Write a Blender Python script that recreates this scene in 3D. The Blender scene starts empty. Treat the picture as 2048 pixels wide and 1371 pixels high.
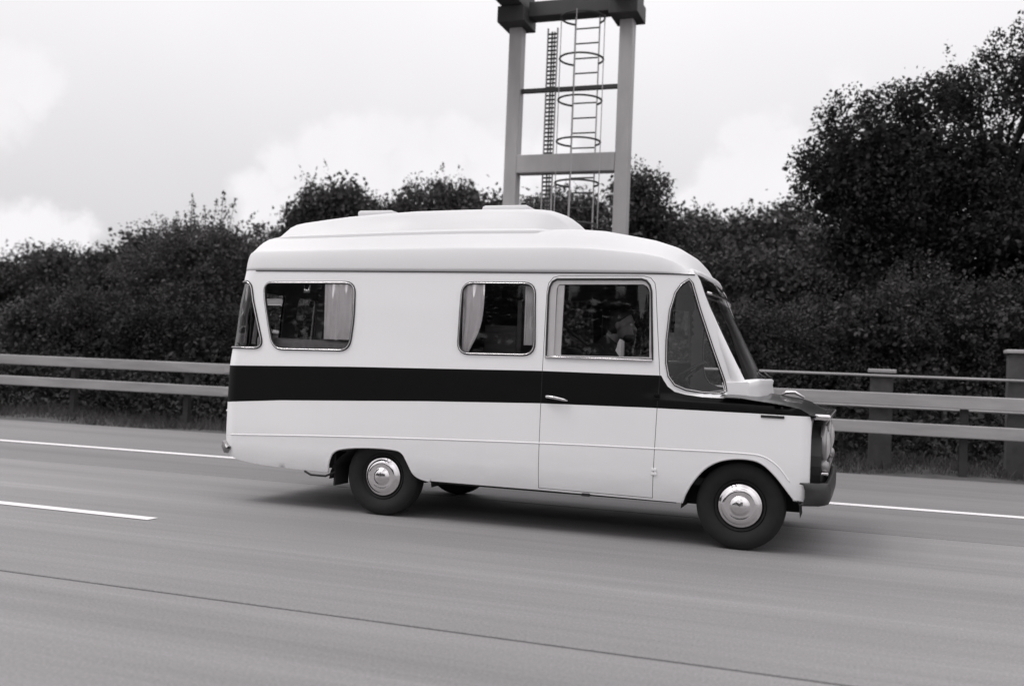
import bpy, bmesh, math, random
import numpy as np
from mathutils import Vector, Matrix
from mathutils.geometry import delaunay_2d_cdt

scene = bpy.context.scene
C = scene.collection
PI = math.pi
rad = math.radians

# ------------------------------------------------------------------ camera
cam_data = bpy.data.cameras.new('camera')
cam = bpy.data.objects.new('camera', cam_data)
C.objects.link(cam)
cam_data.sensor_width = 36.0
cam_data.lens = 35.0
cam_data.clip_start = 0.05
cam_data.clip_end = 3000.0
right = Vector((0.94358871, 0.32872937, 0.0397158))
down = Vector((0.02989604, 0.03487461, -0.99894444))
fwd = Vector((-0.32976744, 0.94378004, 0.02307958))
m = Matrix.Identity(4)
for r_ in range(3):
    m[r_][0] = right[r_]
    m[r_][1] = -down[r_]
    m[r_][2] = -fwd[r_]
m[0][3], m[1][3], m[2][3] = 0.0, 0.0, 1.2
cam.matrix_world = m
cam_data.dof.use_dof = True
cam_data.dof.focus_distance = 7.3
cam_data.dof.aperture_fstop = 1.6
scene.camera = cam

# ------------------------------------------------------------------ world
SUN_EL, SUN_AZ = rad(58), rad(-125)          # azimuth from +Y towards +X
world = bpy.data.worlds.new('World')
scene.world = world
world.use_nodes = True
nt = world.node_tree
nt.nodes.clear()
def wn(t, **k):
    n = nt.nodes.new(t)
    for a, b in k.items():
        setattr(n, a, b)
    return n
def wl(a, b):
    nt.links.new(a, b)
w_out = wn('ShaderNodeOutputWorld')
w_bg = wn('ShaderNodeBackground')
w_bg.inputs['Strength'].default_value = 0.1
wl(w_bg.outputs[0], w_out.inputs[0])
sky_tex = wn('ShaderNodeTexSky', sky_type='NISHITA', sun_disc=False)
sky_tex.sun_elevation = SUN_EL
sky_tex.sun_rotation = SUN_AZ
sky_tex.air_density = 1.0
sky_tex.dust_density = 3.0
w_bw = wn('ShaderNodeRGBToBW')
wl(sky_tex.outputs[0], w_bw.inputs[0])
def wmath(op, a, b=None, c=None):
    n = wn('ShaderNodeMath', operation=op)
    for i, v in enumerate((a, b, c)):
        if v is None:
            continue
        if isinstance(v, (int, float)):
            n.inputs[i].default_value = v
        else:
            wl(v, n.inputs[i])
    return n.outputs[0]
w_co = wn('ShaderNodeTexCoord')
w_nrm = wn('ShaderNodeVectorMath', operation='NORMALIZE')
wl(w_co.outputs['Generated'], w_nrm.inputs[0])
DIR = w_nrm.outputs[0]
def wnoise(scale, detail, rough, src=None):
    n = wn('ShaderNodeTexNoise')
    n.inputs['Scale'].default_value = scale
    n.inputs['Detail'].default_value = detail
    n.inputs['Roughness'].default_value = rough
    wl(src if src is not None else DIR, n.inputs['Vector'])
    return n
# thin overcast veil with soft mottling
veil = wnoise(2.2, 5, 0.55)
veil_v = wmath('MULTIPLY_ADD', veil.outputs['Fac'], 1.2, 6.5)
w_sep = wn('ShaderNodeSeparateXYZ')
wl(DIR, w_sep.inputs[0])
grad = wmath('MULTIPLY_ADD', wmath('MAXIMUM', w_sep.outputs['Z'], 0.0), 1.45, 0.74)   # overcast sky: brighter towards the zenith
base_v = wmath('MULTIPLY', wmath('MULTIPLY_ADD', w_bw.outputs[0], 0.10, veil_v), grad)
# cumulus heads: (direction, angular radius)
dn = wnoise(22.0, 7, 0.62)
dsub = wn('ShaderNodeVectorMath', operation='SUBTRACT')
wl(dn.outputs['Color'], dsub.inputs[0])
dsub.inputs[1].default_value = (0.5, 0.5, 0.5)
dscl = wn('ShaderNodeVectorMath', operation='SCALE')
wl(dsub.outputs[0], dscl.inputs[0])
dscl.inputs['Scale'].default_value = 0.055
dadd = wn('ShaderNodeVectorMath', operation='ADD')
wl(DIR, dadd.inputs[0])
wl(dscl.outputs[0], dadd.inputs[1])
CLOUD_LIST = [
    ((-.706, .667, .236), .035), ((-.730, .649, .215), .052), ((-.694, .683, .2265), .026), ((-.697, .709, .102), .026), ((-.716, .691, .097), .035),
    ((-.681, .725, .105), .023), ((-.550, .821, .152), .032), ((-.5285, .8285, .185), .029), ((-.499, .843, .201), .032), ((-.4736, .8546, .213), .032),
    ((-.448, .867, .217), .032), ((-.4175, .8835, .2125), .029), ((-.386, .8966, .217), .029), ((-.359, .909, .211), .026), ((-.476, .863, .171), .058),
    ((-.410, .895, .175), .052), ((-.341, .920, .193), .046), ((-.5226, .8405, .143), .035), ((-.2895, .936, .200), .035), ((-.1145, .9675, .225), .023),
    ((-.0914, .9685, .232), .026), ((-.0728, .974, .216), .023), ((-.0956, .9756, .197), .040), ((-.128, .9746, .1835), .035), ((-.063, .981, .183), .029),
    ((-.1517, .974, .169), .029), ((.104, .952, .288), .023), ((.1275, .951, .282), .035), ((-.0158, .9617, .2736), .020),
    ((.55, .80, .22), .12), ((.80, .57, .18), .13), ((-.95, .22, .2), .12), ((.3, -.92, .24), .14), ((-.5, -.83, .25), .13),
    ((.9, -.35, .25), .14), ((-.93, -.3, .22), .12), ((-.15, -.97, .2), .12), ((-.5, .45, .74), .2), ((.45, .3, .84), .22), ((.1, -.6, .79), .22)]
acc = None
for d, r_ in CLOUD_LIST:
    dd = Vector(d).normalized()
    dist = wn('ShaderNodeVectorMath', operation='DISTANCE')
    wl(dadd.outputs[0], dist.inputs[0])
    dist.inputs[1].default_value = dd
    mr = wn('ShaderNodeMapRange', interpolation_type='SMOOTHSTEP')
    wl(dist.outputs['Value'], mr.inputs[0])
    mr.inputs[1].default_value = r_ * 0.5
    mr.inputs[2].default_value = r_ * 1.2
    mr.inputs[3].default_value = 1.0
    mr.inputs[4].default_value = 0.0
    acc = mr.outputs[0] if acc is None else wmath('MAXIMUM', acc, mr.outputs[0])
cl_b = wnoise(6.0, 5, 0.6)
cl_v = wmath('MULTIPLY_ADD', cl_b.outputs['Fac'], 1.6, 7.9)
w_mix = wn('ShaderNodeMix', data_type='FLOAT')
wl(acc, w_mix.inputs[0])
wl(base_v, w_mix.inputs[2])
wl(cl_v, w_mix.inputs[3])
w_tint = wn('ShaderNodeVectorMath', operation='SCALE')
w_tint.inputs[0].default_value = (1.0, 0.982, 1.006)
wl(w_mix.outputs[0], w_tint.inputs['Scale'])
wl(w_tint.outputs[0], w_bg.inputs['Color'])

# ------------------------------------------------------------------ sun (hazy)
sun_d = bpy.data.lights.new('sun', 'SUN')
sun_d.energy = 1.4
sun_d.angle = rad(25)
sun_d.color = (1.0, 0.985, 0.975)
sun = bpy.data.objects.new('sun', sun_d)
C.objects.link(sun)
sd = Vector((math.cos(SUN_EL) * math.sin(SUN_AZ), math.cos(SUN_EL) * math.cos(SUN_AZ), math.sin(SUN_EL)))
sun.rotation_euler = sd.to_track_quat('Z', 'Y').to_euler()

# ------------------------------------------------------------------ exposure
scene.view_settings.view_transform = 'Standard'
scene.view_settings.look = 'None'
scene.view_settings.exposure = 0.09
scene.view_settings.gamma = 1.0
scene.view_settings.use_curve_mapping = False
scene.render.film_transparent = False
try:
    scene.cycles.max_bounces = 8
    scene.cycles.transparent_max_bounces = 24
except Exception:
    pass

# ------------------------------------------------------------------ materials
def grey(v):
    return (v * 1.015, v * 0.985, v * 0.995, 1.0)
class NT:
    def __init__(self, name):
        self.m = bpy.data.materials.new(name)
        self.m.use_nodes = True
        self.t = self.m.node_tree
        self.p = self.t.nodes.get('Principled BSDF')
        self.o = self.t.nodes.get('Material Output')
    def n(self, typ, **k):
        n = self.t.nodes.new(typ)
        for a, b in k.items():
            setattr(n, a, b)
        return n
    def l(self, a, b):
        self.t.links.new(a, b)
    def noise(self, scale, detail=4, rough=0.55, stretch=None, coord='Object'):
        co = self.n('ShaderNodeTexCoord')
        src = co.outputs[coord]
        if stretch:
            mp = self.n('ShaderNodeMapping')
            mp.inputs['Scale'].default_value = stretch
            self.l(src, mp.inputs[0])
            src = mp.outputs[0]
        nz = self.n('ShaderNodeTexNoise')
        nz.inputs['Scale'].default_value = scale
        nz.inputs['Detail'].default_value = detail
        nz.inputs['Roughness'].default_value = rough
        self.l(src, nz.inputs['Vector'])
        return nz.outputs['Fac']
    def rng(self, fac, a, b, lo=0.3, hi=0.7):
        mr = self.n('ShaderNodeMapRange')
        self.l(fac, mr.inputs[0])
        mr.inputs[1].default_value = lo
        mr.inputs[2].default_value = hi
        mr.inputs[3].default_value = a
        mr.inputs[4].default_value = b
        return mr.outputs[0]
    def math(self, op, a, b):
        n = self.n('ShaderNodeMath', operation=op)
        for i, v in enumerate((a, b)):
            if isinstance(v, (int, float)):
                n.inputs[i].default_value = v
            else:
                self.l(v, n.inputs[i])
        return n.outputs[0]
    def colour(self, val, tint=(1.015, 0.985, 0.995)):
        s = self.n('ShaderNodeVectorMath', operation='SCALE')
        s.inputs[0].default_value = tint
        self.l(val, s.inputs['Scale'])
        self.l(s.outputs[0], self.p.inputs['Base Color'])
    def bump(self, fac, strength, dist):
        b = self.n('ShaderNodeBump')
        b.inputs['Strength'].default_value = strength
        b.inputs['Distance'].default_value = dist
        self.l(fac, b.inputs['Height'])
        self.l(b.outputs[0], self.p.inputs['Normal'])
def simple(name, v, rough=0.5, metal=0.0, var=0.08, scale=6.0, coat=0.0, bump=0.0, stretch=None):
    M = NT(name)
    M.p.inputs['Roughness'].default_value = rough
    M.p.inputs['Metallic'].default_value = metal
    M.p.inputs['Coat Weight'].default_value = coat
    M.p.inputs['Coat Roughness'].default_value = 0.06
    f = M.noise(scale, 5, 0.6, stretch)
    M.colour(M.rng(f, v * (1 - var), v * (1 + var)))
    if bump:
        M.bump(M.noise(scale * 12, 3, 0.6, stretch), 0.4, bump)
    return M.m
def paint(name, v, rough=0.36, coat=0.2):
    M = NT(name)
    M.p.inputs['Coat Weight'].default_value = coat
    M.p.inputs['Coat Roughness'].default_value = 0.12
    co = M.n('ShaderNodeTexCoord')
    sep = M.n('ShaderNodeSeparateXYZ')
    M.l(co.outputs['Object'], sep.inputs[0])
    a = M.noise(1.7, 5, 0.6, (1, 1, 1))
    grime = M.noise(9.0, 6, 0.7, (0.35, 1, 1))
    low = M.rng(sep.outputs['Z'], 0.12, 0.0, 0.3, 0.75)      # road film on the lower panels
    g = M.math('MULTIPLY', low, M.rng(grime, 0.2, 1.0, 0.35, 0.7))
    base = M.rng(a, v * 0.985, v * 1.01)
    M.colour(M.math('MULTIPLY', base, M.math('SUBTRACT', 1.0, g)), (1.0, 0.99, 1.0))
    M.l(M.rng(grime, rough * 0.85, rough * 1.25), M.p.inputs['Roughness'])
    M.bump(M.noise(3.4, 3, 0.5), 0.18, 0.006)
    return M.m
MAT = {}
MAT['white'] = paint('white_paint', 0.84)
MAT['roof'] = paint('roof_gelcoat', 0.67, 0.5, 0.05)
MAT['black'] = simple('black_paint', 0.004, 0.5, var=0.1)
MAT['black'].node_tree.nodes['Principled BSDF'].inputs['Specular IOR Level'].default_value = 0.12
MAT['bonnet'] = simple('bonnet_black_gloss', 0.010, 0.3, coat=0.3)
MAT['rubber'] = simple('rubber', 0.018, 0.6)
MAT['tyre'] = simple('tyre_rubber', 0.008, 0.85, var=0.3, scale=14, bump=0.002)
MAT['under'] = simple('underbody', 0.012, 0.85, var=0.4)
MAT['chrome'] = simple('chrome', 0.72, 0.10, 1.0, var=0.06, scale=20)
MAT['dull'] = simple('dull_metal', 0.30, 0.42, 0.8, var=0.15, scale=15)
MAT['alu'] = simple('window_aluminium', 0.50, 0.42, 0.25, var=0.06)
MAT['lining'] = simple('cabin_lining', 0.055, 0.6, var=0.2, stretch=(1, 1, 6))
MAT['cab'] = simple('cab_enamel', 0.62, 0.4, var=0.05)
MAT['wood'] = simple('cabin_wood', 0.11, 0.5, var=0.3, scale=4, stretch=(1, 1, 10))
MAT['cloth'] = simple('curtain_cloth', 0.88, 0.85, var=0.05, bump=0.001)
MAT['seat'] = simple('seat_cloth', 0.36, 0.8, var=0.15, scale=30, bump=0.002)
MAT['vinyl'] = simple('seat_vinyl', 0.03, 0.5)
MAT['skin'] = simple('skin', 0.14, 0.5, var=0.06, scale=12)
MAT['hair'] = simple('hair', 0.012, 0.55, var=0.4, scale=60, bump=0.004)
MAT['jacket'] = simple('dark_cloth', 0.02, 0.85, var=0.3, scale=25, bump=0.003)
MAT['trousers'] = simple('trouser_cloth', 0.035, 0.85, var=0.2, scale=25)
MAT['eye'] = simple('eye', 0.4, 0.2)
MAT['bumper'] = simple('bumper_paint', 0.035, 0.45, 0.3, var=0.2)
MAT['rail'] = simple('galvanised_steel', 0.31, 0.6, 0.1, var=0.22, scale=3.0, stretch=(0.3, 1, 2))
MAT['post'] = simple('galvanised_post', 0.04, 0.6, 0.3, var=0.2)
MAT['gantry'] = simple('gantry_paint', 0.42, 0.55, 0.0, var=0.12, scale=2.5, stretch=(1, 1, 0.4))
MAT['gantry_dark'] = simple('gantry_dark_paint', 0.05, 0.6, 0.0, var=0.15, scale=2.5)
MAT['concrete_post'] = simple('weathered_concrete', 0.055, 0.85, var=0.25, scale=7, bump=0.003)
MAT['bark'] = simple('bark', 0.014, 0.9, var=0.4, scale=9, bump=0.01, stretch=(1, 1, 0.3))
def glass(name, tint):
    M = NT(name)
    tr = M.n('ShaderNodeBsdfTransparent')
    tr.inputs[0].default_value = (tint, tint, tint, 1)
    gl = M.n('ShaderNodeBsdfGlossy')
    gl.inputs['Roughness'].default_value = 0.015
    gl.inputs[0].default_value = (1, 1, 1, 1)
    fr = M.n('ShaderNodeFresnel')
    fr.inputs['IOR'].default_value = 1.5
    mx = M.n('ShaderNodeMixShader')
    M.l(M.math('MULTIPLY', fr.outputs[0], 1.15), mx.inputs[0])
    M.l(tr.outputs[0], mx.inputs[1])
    M.l(gl.outputs[0], mx.inputs[2])
    M.l(mx.outputs[0], M.o.inputs[0])
    M.t.nodes.remove(M.p)
    return M.m
MAT['glass'] = glass('window_glass', 0.95)
MAT['visor'] = glass('visor_tint', 0.6)
def leaf_mat(name, v):
    M = NT(name)
    g = M.n('ShaderNodeNewGeometry')
    big = M.noise(1.6, 4, 0.6, coord='Object')
    var = M.rng(g.outputs['Random Per Island'], v * 0.82, v * 1.2, 0, 1)
    M.colour(M.math('MULTIPLY', var, M.rng(big, 0.5, 1.7)), (1.03, 0.985, 0.975))
    M.p.inputs['Roughness'].default_value = 0.75
    M.p.inputs['Specular IOR Level'].default_value = 0.18
    tl = M.n('ShaderNodeBsdfTranslucent')
    tl.inputs[0].default_value = grey(v * 0.8)
    mx = M.n('ShaderNodeMixShader')
    mx.inputs[0].default_value = 0.2
    M.l(M.p.outputs[0], mx.inputs[1])
    M.l(tl.outputs[0], mx.inputs[2])
    M.l(mx.outputs[0], M.o.inputs[0])
    return M.m
MAT['leaf_dark'] = leaf_mat('leaf_dark', 0.024)
MAT['leaf_mid'] = leaf_mat('leaf_mid', 0.048)
MAT['leaf_pale'] = leaf_mat('leaf_pale', 0.08)
MAT['leaf_far'] = leaf_mat('leaf_far', 0.058)
MAT['grass'] = leaf_mat('grass_blade', 0.075)
def road_mat(name, v, seed):
    M = NT(name)
    streak = M.noise(1.0, 6, 0.6, (0.05, 2.3 + seed * .1, 1))
    fine = M.noise(1.0, 6, 0.65, (0.35, 14.0, 1))
    spk = M.noise(75.0, 4, 0.75)
    patch = M.noise(0.35, 4, 0.55, (0.4, 1, 1))
    a = M.rng(streak, 0.86, 1.13)
    b = M.rng(fine, 0.91, 1.08)
    c = M.rng(spk, 0.74, 1.26, 0.32, 0.68)
    d = M.rng(patch, 0.86, 1.12)
    e = M.math('MULTIPLY', M.math('MULTIPLY', a, b), M.math('MULTIPLY', c, d))
    M.colour(M.math('MULTIPLY', e, v))
    M.p.inputs['Roughness'].default_value = 0.8
    M.bump(spk, 0.4, 0.003)
    return M.m
MAT['slab'] = road_mat('concrete_carriageway', 0.215, 0)
MAT['slab2'] = road_mat('shoulder_concrete', 0.165, 3)
MAT['sealant'] = simple('joint_sealant', 0.012, 0.7, var=0.3, scale=3, stretch=(0.2, 1, 1))
def line_mat():
    M = NT('road_paint')
    a = M.noise(1.0, 6, 0.65, (0.6, 9, 1))
    b = M.noise(120, 3, 0.6)
    M.colour(M.math('MULTIPLY', M.rng(a, 0.62, 0.86), M.rng(b, 0.85, 1.06)))
    M.p.inputs['Roughness'].default_value = 0.65
    M.bump(b, 0.3, 0.002)
    return M.m
MAT['line'] = line_mat()
MAT['earth'] = simple('verge_earth', 0.06, 0.95, var=0.45, scale=3.0, bump=0.02)
MAT['bank'] = simple('bank_earth', 0.022, 0.95, var=0.45, scale=1.2, bump=0.03)
MAT['field'] = simple('field_ground', 0.05, 0.95, var=0.3, scale=0.2)

# ------------------------------------------------------------------ helpers
def link(name, me, mat=None, parent=None, smooth=False):
    o = bpy.data.objects.new(name, me)
    C.objects.link(o)
    if mat is not None and not me.materials:
        me.materials.append(mat)
    if parent is not None:
        o.parent = parent
    if smooth:
        me.polygons.foreach_set('use_smooth', [True] * len(me.polygons))
    return o
def pyd(name, v, f, mat=None, parent=None, smooth=False):
    me = bpy.data.meshes.new(name)
    me.from_pydata([tuple(p) for p in v], [], [tuple(q) for q in f])
    me.update()
    return link(name, me, mat, parent, smooth)
def tag(o, label=None, cat=None, group=None, kind=None):
    if label: o['label'] = label
    if cat: o['category'] = cat
    if group: o['group'] = group
    if kind: o['kind'] = kind
    return o
def empty(name, loc=(0, 0, 0)):
    o = bpy.data.objects.new(name, None)
    C.objects.link(o)
    o.location = loc
    o.empty_display_size = 0.2
    return o
class MB:
    """collects primitives into one mesh"""
    def __init__(self):
        self.b = bmesh.new()
    def box(self, a, b, bev=0.0, rot=None, piv=None):
        a, b = Vector(a), Vector(b)
        c = (a + b) / 2
        mt = Matrix.Translation(c) @ Matrix.Diagonal((*(b - a), 1))
        r = bmesh.ops.create_cube(self.b, size=1, matrix=mt)
        vs = r['verts']
        if bev:
            es = list({e for v in vs for e in v.link_edges})
            r2 = bmesh.ops.bevel(self.b, geom=es, offset=bev, segments=2, affect='EDGES', profile=0.5)
            vs = list({v for f in r2['faces'] for v in f.verts} | {v for v in vs if v.is_valid})
        if rot is not None:
            bmesh.ops.rotate(self.b, verts=vs, cent=Vector(piv) if piv is not None else c, matrix=rot)
        return self
    def tube(self, pts, r, seg=8, closed=False, cap=True):
        pts = [Vector(p) for p in pts]
        n = len(pts)
        rr = r if hasattr(r, '__len__') else [r] * n
        rings = []
        prev = None
        for i in range(n):
            if closed:
                t = pts[(i + 1) % n] - pts[i - 1]
            else:
                t = pts[min(i + 1, n - 1)] - pts[max(i - 1, 0)]
            if t.length < 1e-9:
                t = Vector((0, 0, 1))
            t.normalize()
            if prev is None:
                u = t.orthogonal().normalized()
            else:
                u = (prev - t * prev.dot(t))
                u = u.normalized() if u.length > 1e-6 else t.orthogonal().normalized()
            prev = u
            w = t.cross(u)
            rings.append([self.b.verts.new(pts[i] + (u * math.cos(2 * PI * k / seg) + w * math.sin(2 * PI * k / seg)) * rr[i]) for k in range(seg)])
        m = n if closed else n - 1
        for i in range(m):
            A, B = rings[i], rings[(i + 1) % n]
            sh = 0
            if closed and i == n - 1:
                sh = min(range(seg), key=lambda s: sum((A[k].co - B[(k + s) % seg].co).length for k in range(seg)))
            for k in range(seg):
                self.b.faces.new((A[k], A[(k + 1) % seg], B[(k + 1 + sh) % seg], B[(k + sh) % seg]))
        if cap and not closed:
            self.b.faces.new(rings[0][::-1])
            self.b.faces.new(rings[-1])
        return self
    def lathe(self, prof, centre, axis='Y', seg=40):
        """prof: (radius, offset along axis) list"""
        c = Vector(centre)
        rings = []
        for r, h in prof:
            ring = []
            for k in range(seg):
                a = 2 * PI * k / seg
                if axis == 'Y':
                    p = Vector((r * math.cos(a), h, r * math.sin(a)))
                elif axis == 'X':
                    p = Vector((h, r * math.cos(a), r * math.sin(a)))
                else:
                    p = Vector((r * math.cos(a), r * math.sin(a), h))
                ring.append(self.b.verts.new(c + p))
            rings.append(ring)
        for i in range(len(rings) - 1):
            for k in range(seg):
                self.b.faces.new((rings[i][k], rings[i][(k + 1) % seg], rings[i + 1][(k + 1) % seg], rings[i + 1][k]))
        return self
    def ball(self, c, r, sub=2, scale=(1, 1, 1), rot=None):
        mt = Matrix.Translation(Vector(c))
        if rot is not None:
            mt = mt @ rot.to_4x4()
        mt = mt @ Matrix.Diagonal((*scale, 1))
        bmesh.ops.create_icosphere(self.b, subdivisions=sub, radius=r, matrix=mt)
        return self
    def capsule(self, a, b, ra, rb, seg=12):
        a, b = Vector(a), Vector(b)
        self.tube([a, b], [ra, rb], seg)
        self.ball(a, ra).ball(b, rb)
        return self
    def grid(self, rows, closed=False):
        R = [[self.b.verts.new(Vector(p)) for p in row] for row in rows]
        for i in range(len(R) - 1):
            for k in range(len(R[i]) - 1):
                self.b.faces.new((R[i][k], R[i][k + 1], R[i + 1][k + 1], R[i + 1][k]))
        return self
    def build(self, name, mat, parent=None, smooth=False, fix=True, angle=None):
        if fix:
            bmesh.ops.recalc_face_normals(self.b, faces=self.b.faces[:])
        me = bpy.data.meshes.new(name)
        self.b.to_mesh(me)
        self.b.free()
        o = link(name, me, mat, parent, smooth)
        if smooth and angle:
            me.set_sharp_from_angle(angle=rad(angle))
        return o
def dup(src, parent=None, loc=None):
    c = src.copy()
    C.objects.link(c)
    if parent is not None:
        c.parent = parent
    if loc is not None:
        c.location = loc
    return c

# ================================================================== SETTING
rng = np.random.default_rng(7)
# ground sheet to the horizon
def sheet(name, x0, x1, y0, y1, z, mat, nx=1, ny=1, parent=None, ztop=None):
    v, f = [], []
    for j in range(ny + 1):
        for i in range(nx + 1):
            v.append((x0 + (x1 - x0) * i / nx, y0 + (y1 - y0) * j / ny, z))
    for j in range(ny):
        for i in range(nx):
            a = j * (nx + 1) + i
            f.append((a, a + 1, a + nx + 2, a + nx + 1))
    return pyd(name, v, f, mat, parent)
tag(sheet('ground', -1500, 1500, -1500, 1500, -0.25, MAT['field']), kind='structure')

# carriageway: cast strips with sealed longitudinal joints
road = tag(empty('road'), 'pale concrete carriageway with a hard shoulder', kind='structure')
RX0, RX1 = -160.0, 160.0
def shoulder_y(x):
    return 12.62 + (x + 13.2) * (1.03 / 15.15) if -30 < x < 20 else (12.62 + (-30 + 13.2) * .068 if x <= -30 else 12.62 + 33.2 * .068)
def strip(name, ya, yb, mat, top=0.0, bottom=-0.2):
    """a long cast slab; ya, yb are constants or functions of x"""
    xs = [RX0, -90, -60, -30] + list(np.arange(-27, 20.1, 1.0)) + [30, 60, 100, RX1]
    ga = ya if callable(ya) else (lambda x: ya)
    gb = yb if callable(yb) else (lambda x: yb)
    b = bmesh.new()
    rows = []
    for x in xs:
        a_, b_ = ga(x), gb(x)
        bv = 0.006
        rows.append([b.verts.new((x, a_, bottom)), b.verts.new((x, a_, top - bv)), b.verts.new((x, a_ + bv, top)),
                     b.verts.new((x, b_ - bv, top)), b.verts.new((x, b_, top - bv)), b.verts.new((x, b_, bottom))])
    for i in range(len(rows) - 1):
        for k in range(5):
            b.faces.new((rows[i][k], rows[i + 1][k], rows[i + 1][k + 1], rows[i][k + 1]))
    bmesh.ops.recalc_face_normals(b, faces=b.faces[:])
    me = bpy.data.meshes.new(name)
    b.to_mesh(me)
    b.free()
    return link(name, me, mat, road)
JW = 0.011
JOINTS = [-20.95, -16.75, -12.55, -8.37, -4.185, 0.0, 4.175, 8.37]
for i in range(len(JOINTS) - 1):
    strip('slab', JOINTS[i] + JW, JOINTS[i + 1] - JW, MAT['slab'])
strip('slab', JOINTS[-1] + 0.005, lambda x: shoulder_y(x), MAT['slab2'])
for y in JOINTS[1:]:
    sheet('joint_sealant', RX0, RX1, y - JW * 1.5, y + JW * 1.5, -0.004, MAT['sealant'], parent=road)
# painted markings, 4 mm proud
def marking(name, x0, x1, f0, w, n=40):
    v, f = [], []
    for i in range(n + 1):
        x = x0 + (x1 - x0) * i / n
        y = f0(x)
        v += [(x, y - w / 2, 0.004), (x, y + w / 2, 0.004)]
    for i in range(n):
        f.append((2 * i, 2 * i + 2, 2 * i + 3, 2 * i + 1))
    return pyd(name, v, f, MAT['line'], road)
marking('edge_line', -60, 40, lambda x: 9.835 + (x + 10.27) * 0.0297 if x > -30 else 9.835 - 19.73 * .0297, 0.16, 100)
for k in range(-4, 6):
    xs = -6.75 + 9 * k
    marking('lane_marking', xs, xs + 2.0, lambda x: 5.94, 0.115, 2)

# verge and planted bank behind the shoulder
def bank_z(x, y):
    s = shoulder_y(x)
    d = y - s
    z = -0.03 + 0.05 * math.sin(x * 1.3) * min(1, max(0, d))
    if d > 2.2:
        z += (d - 2.2) * 0.10
    if d > 14:
        z += (d - 14) * 0.05
    return z + 0.03 * math.sin(x * 2.1 + y * 1.7)
v, f = [], []
bx = np.concatenate([np.arange(-160, -40, 8), np.arange(-40, 24, 0.8), np.arange(24, 161, 8)])
bd = np.concatenate([[0.004, 0.25, 0.6, 1.0, 1.5, 2.2], np.arange(3, 16, 0.8), np.arange(17, 60, 5)])
for d in bd:
    for x in bx:
        y = shoulder_y(x) + d
        v.append((x, y, bank_z(x, y)))
nb = len(bx)
for j in range(len(bd) - 1):
    for i in range(nb - 1):
        a = j * nb + i
        f.append((a, a + 1, a + nb + 1, a + nb))
vo = pyd('terrain', v, f, MAT['earth'], None, True)
tag(vo, kind='structure')

# ================================================================== GUARD RAIL
RY = 14.0
gr = tag(empty('guard_rail', (0, RY, 0)), 'long galvanised double box-beam crash barrier along the hard shoulder', 'guard rail')
for (z0, z1) in ((0.875, 1.045), (0.505, 0.668)):
    b = MB()
    b.box((-60, -0.06, z0), (40, 0.06, z1), 0.012)
    b.build('rail', MAT['rail'], gr)
    # splice plates on the rail
pst = None
k = 0
x = -44.3
while x < 30:
    if pst is None:
        pst = MB().box((-0.05, 0.065, -0.2), (0.05, 0.165, 1.0), 0.008).build('post', MAT['post'], gr)
        pst.location = (x, 0, 0)
        brk = MB().box((-0.03, 0.058, 0.86), (0.03, 0.07, 1.02)).build('bracket', MAT['post'], pst)
        brk2 = MB().box((-0.03, 0.058, 0.5), (0.03, 0.07, 0.66)).build('bracket', MAT['post'], pst)
    else:
        c = dup(pst, gr, (x, 0, 0))
        dup(brk, c)
        dup(brk2, c)
    x += 2.4
# fishplate joints on the rails
spl = None
for x in (-18.5, -9.7, -0.9, 7.9):
    for z in (0.96, 0.587):
        if spl is None:
            spl = MB().box((-0.16, -0.068, -0.055), (0.16, -0.058, 0.055), 0.003).build('splice_plate', MAT['rail'], gr)
            spl.location = (x, 0, z)
        else:
            dup(spl, gr, (x, 0, z))

# ================================================================== PARAPET FENCE behind the barrier
pf = tag(empty('parapet_fence', (0, 14.75, 0)), 'low fence of thin pipe rails on thick capped posts behind the barrier', 'fence')
for (px, h, w) in ((0.30, 1.36, 0.30), (2.02, 1.68, 0.30), (5.4, 1.68, 0.30), (8.9, 1.68, 0.30)):
    p = MB().box((px - w / 2, -0.13, -0.2), (px + w / 2, 0.13, h - 0.055), 0.015).build('post', MAT['concrete_post'], pf)
    MB().box((px - w / 2 - 0.035, -0.165, h - 0.052), (px + w / 2 + 0.035, 0.165, h), 0.012).build('cap', MAT['rail'], p)
for z in (1.27, 0.845):
    MB().tube([(-2.3, -0.16, z), (10.5, -0.16, z)], 0.018, 8).build('pipe_rail', MAT['rail'], pf)

# ================================================================== GANTRY
GY = 16.0
ga = tag(empty('gantry', (-4.74, GY, 0)), 'tall grey sign gantry tower with two legs and a caged ladder', 'gantry')
LX, RXp = -0.97, 0.96
for sx in (LX, RXp):
    MB().box((sx - 0.115, -0.115, 0.0), (sx + 0.115, 0.115, 6.98), 0.015).build('leg', MAT['gantry'], ga)
    MB().box((sx - 0.30, -0.30, -0.3), (sx + 0.30, 0.30, 0.06), 0.02).build('base_plate', MAT['concrete_post'], ga)
    kn = MB().box((sx - 0.24, -0.40, 6.982), (sx + 0.24, 0.26, 7.26), 0.015)
    kn.build('knuckle', MAT['gantry_dark'], ga)
MB().box((LX + 0.117, -0.13, 4.47), (RXp - 0.117, 0.13, 4.78), 0.012).build('crossbeam', MAT['gantry'], ga)
MB().box((LX + 0.117, -0.04, 5.86), (RXp - 0.117, 0.04, 5.93), 0.006).build('brace', MAT['gantry_dark'], ga)
MB().box((LX + 0.242, -0.16, 7.12), (RXp - 0.242, 0.16, 7.38), 0.012).build('head_beam', MAT['gantry_dark'], ga)
for sx in (LX, RXp):
    MB().box((sx - 0.19, -24.0, 7.265), (sx + 0.19, 0.3, 7.67), 0.015).build('boom', MAT['gantry_dark'], ga)
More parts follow.
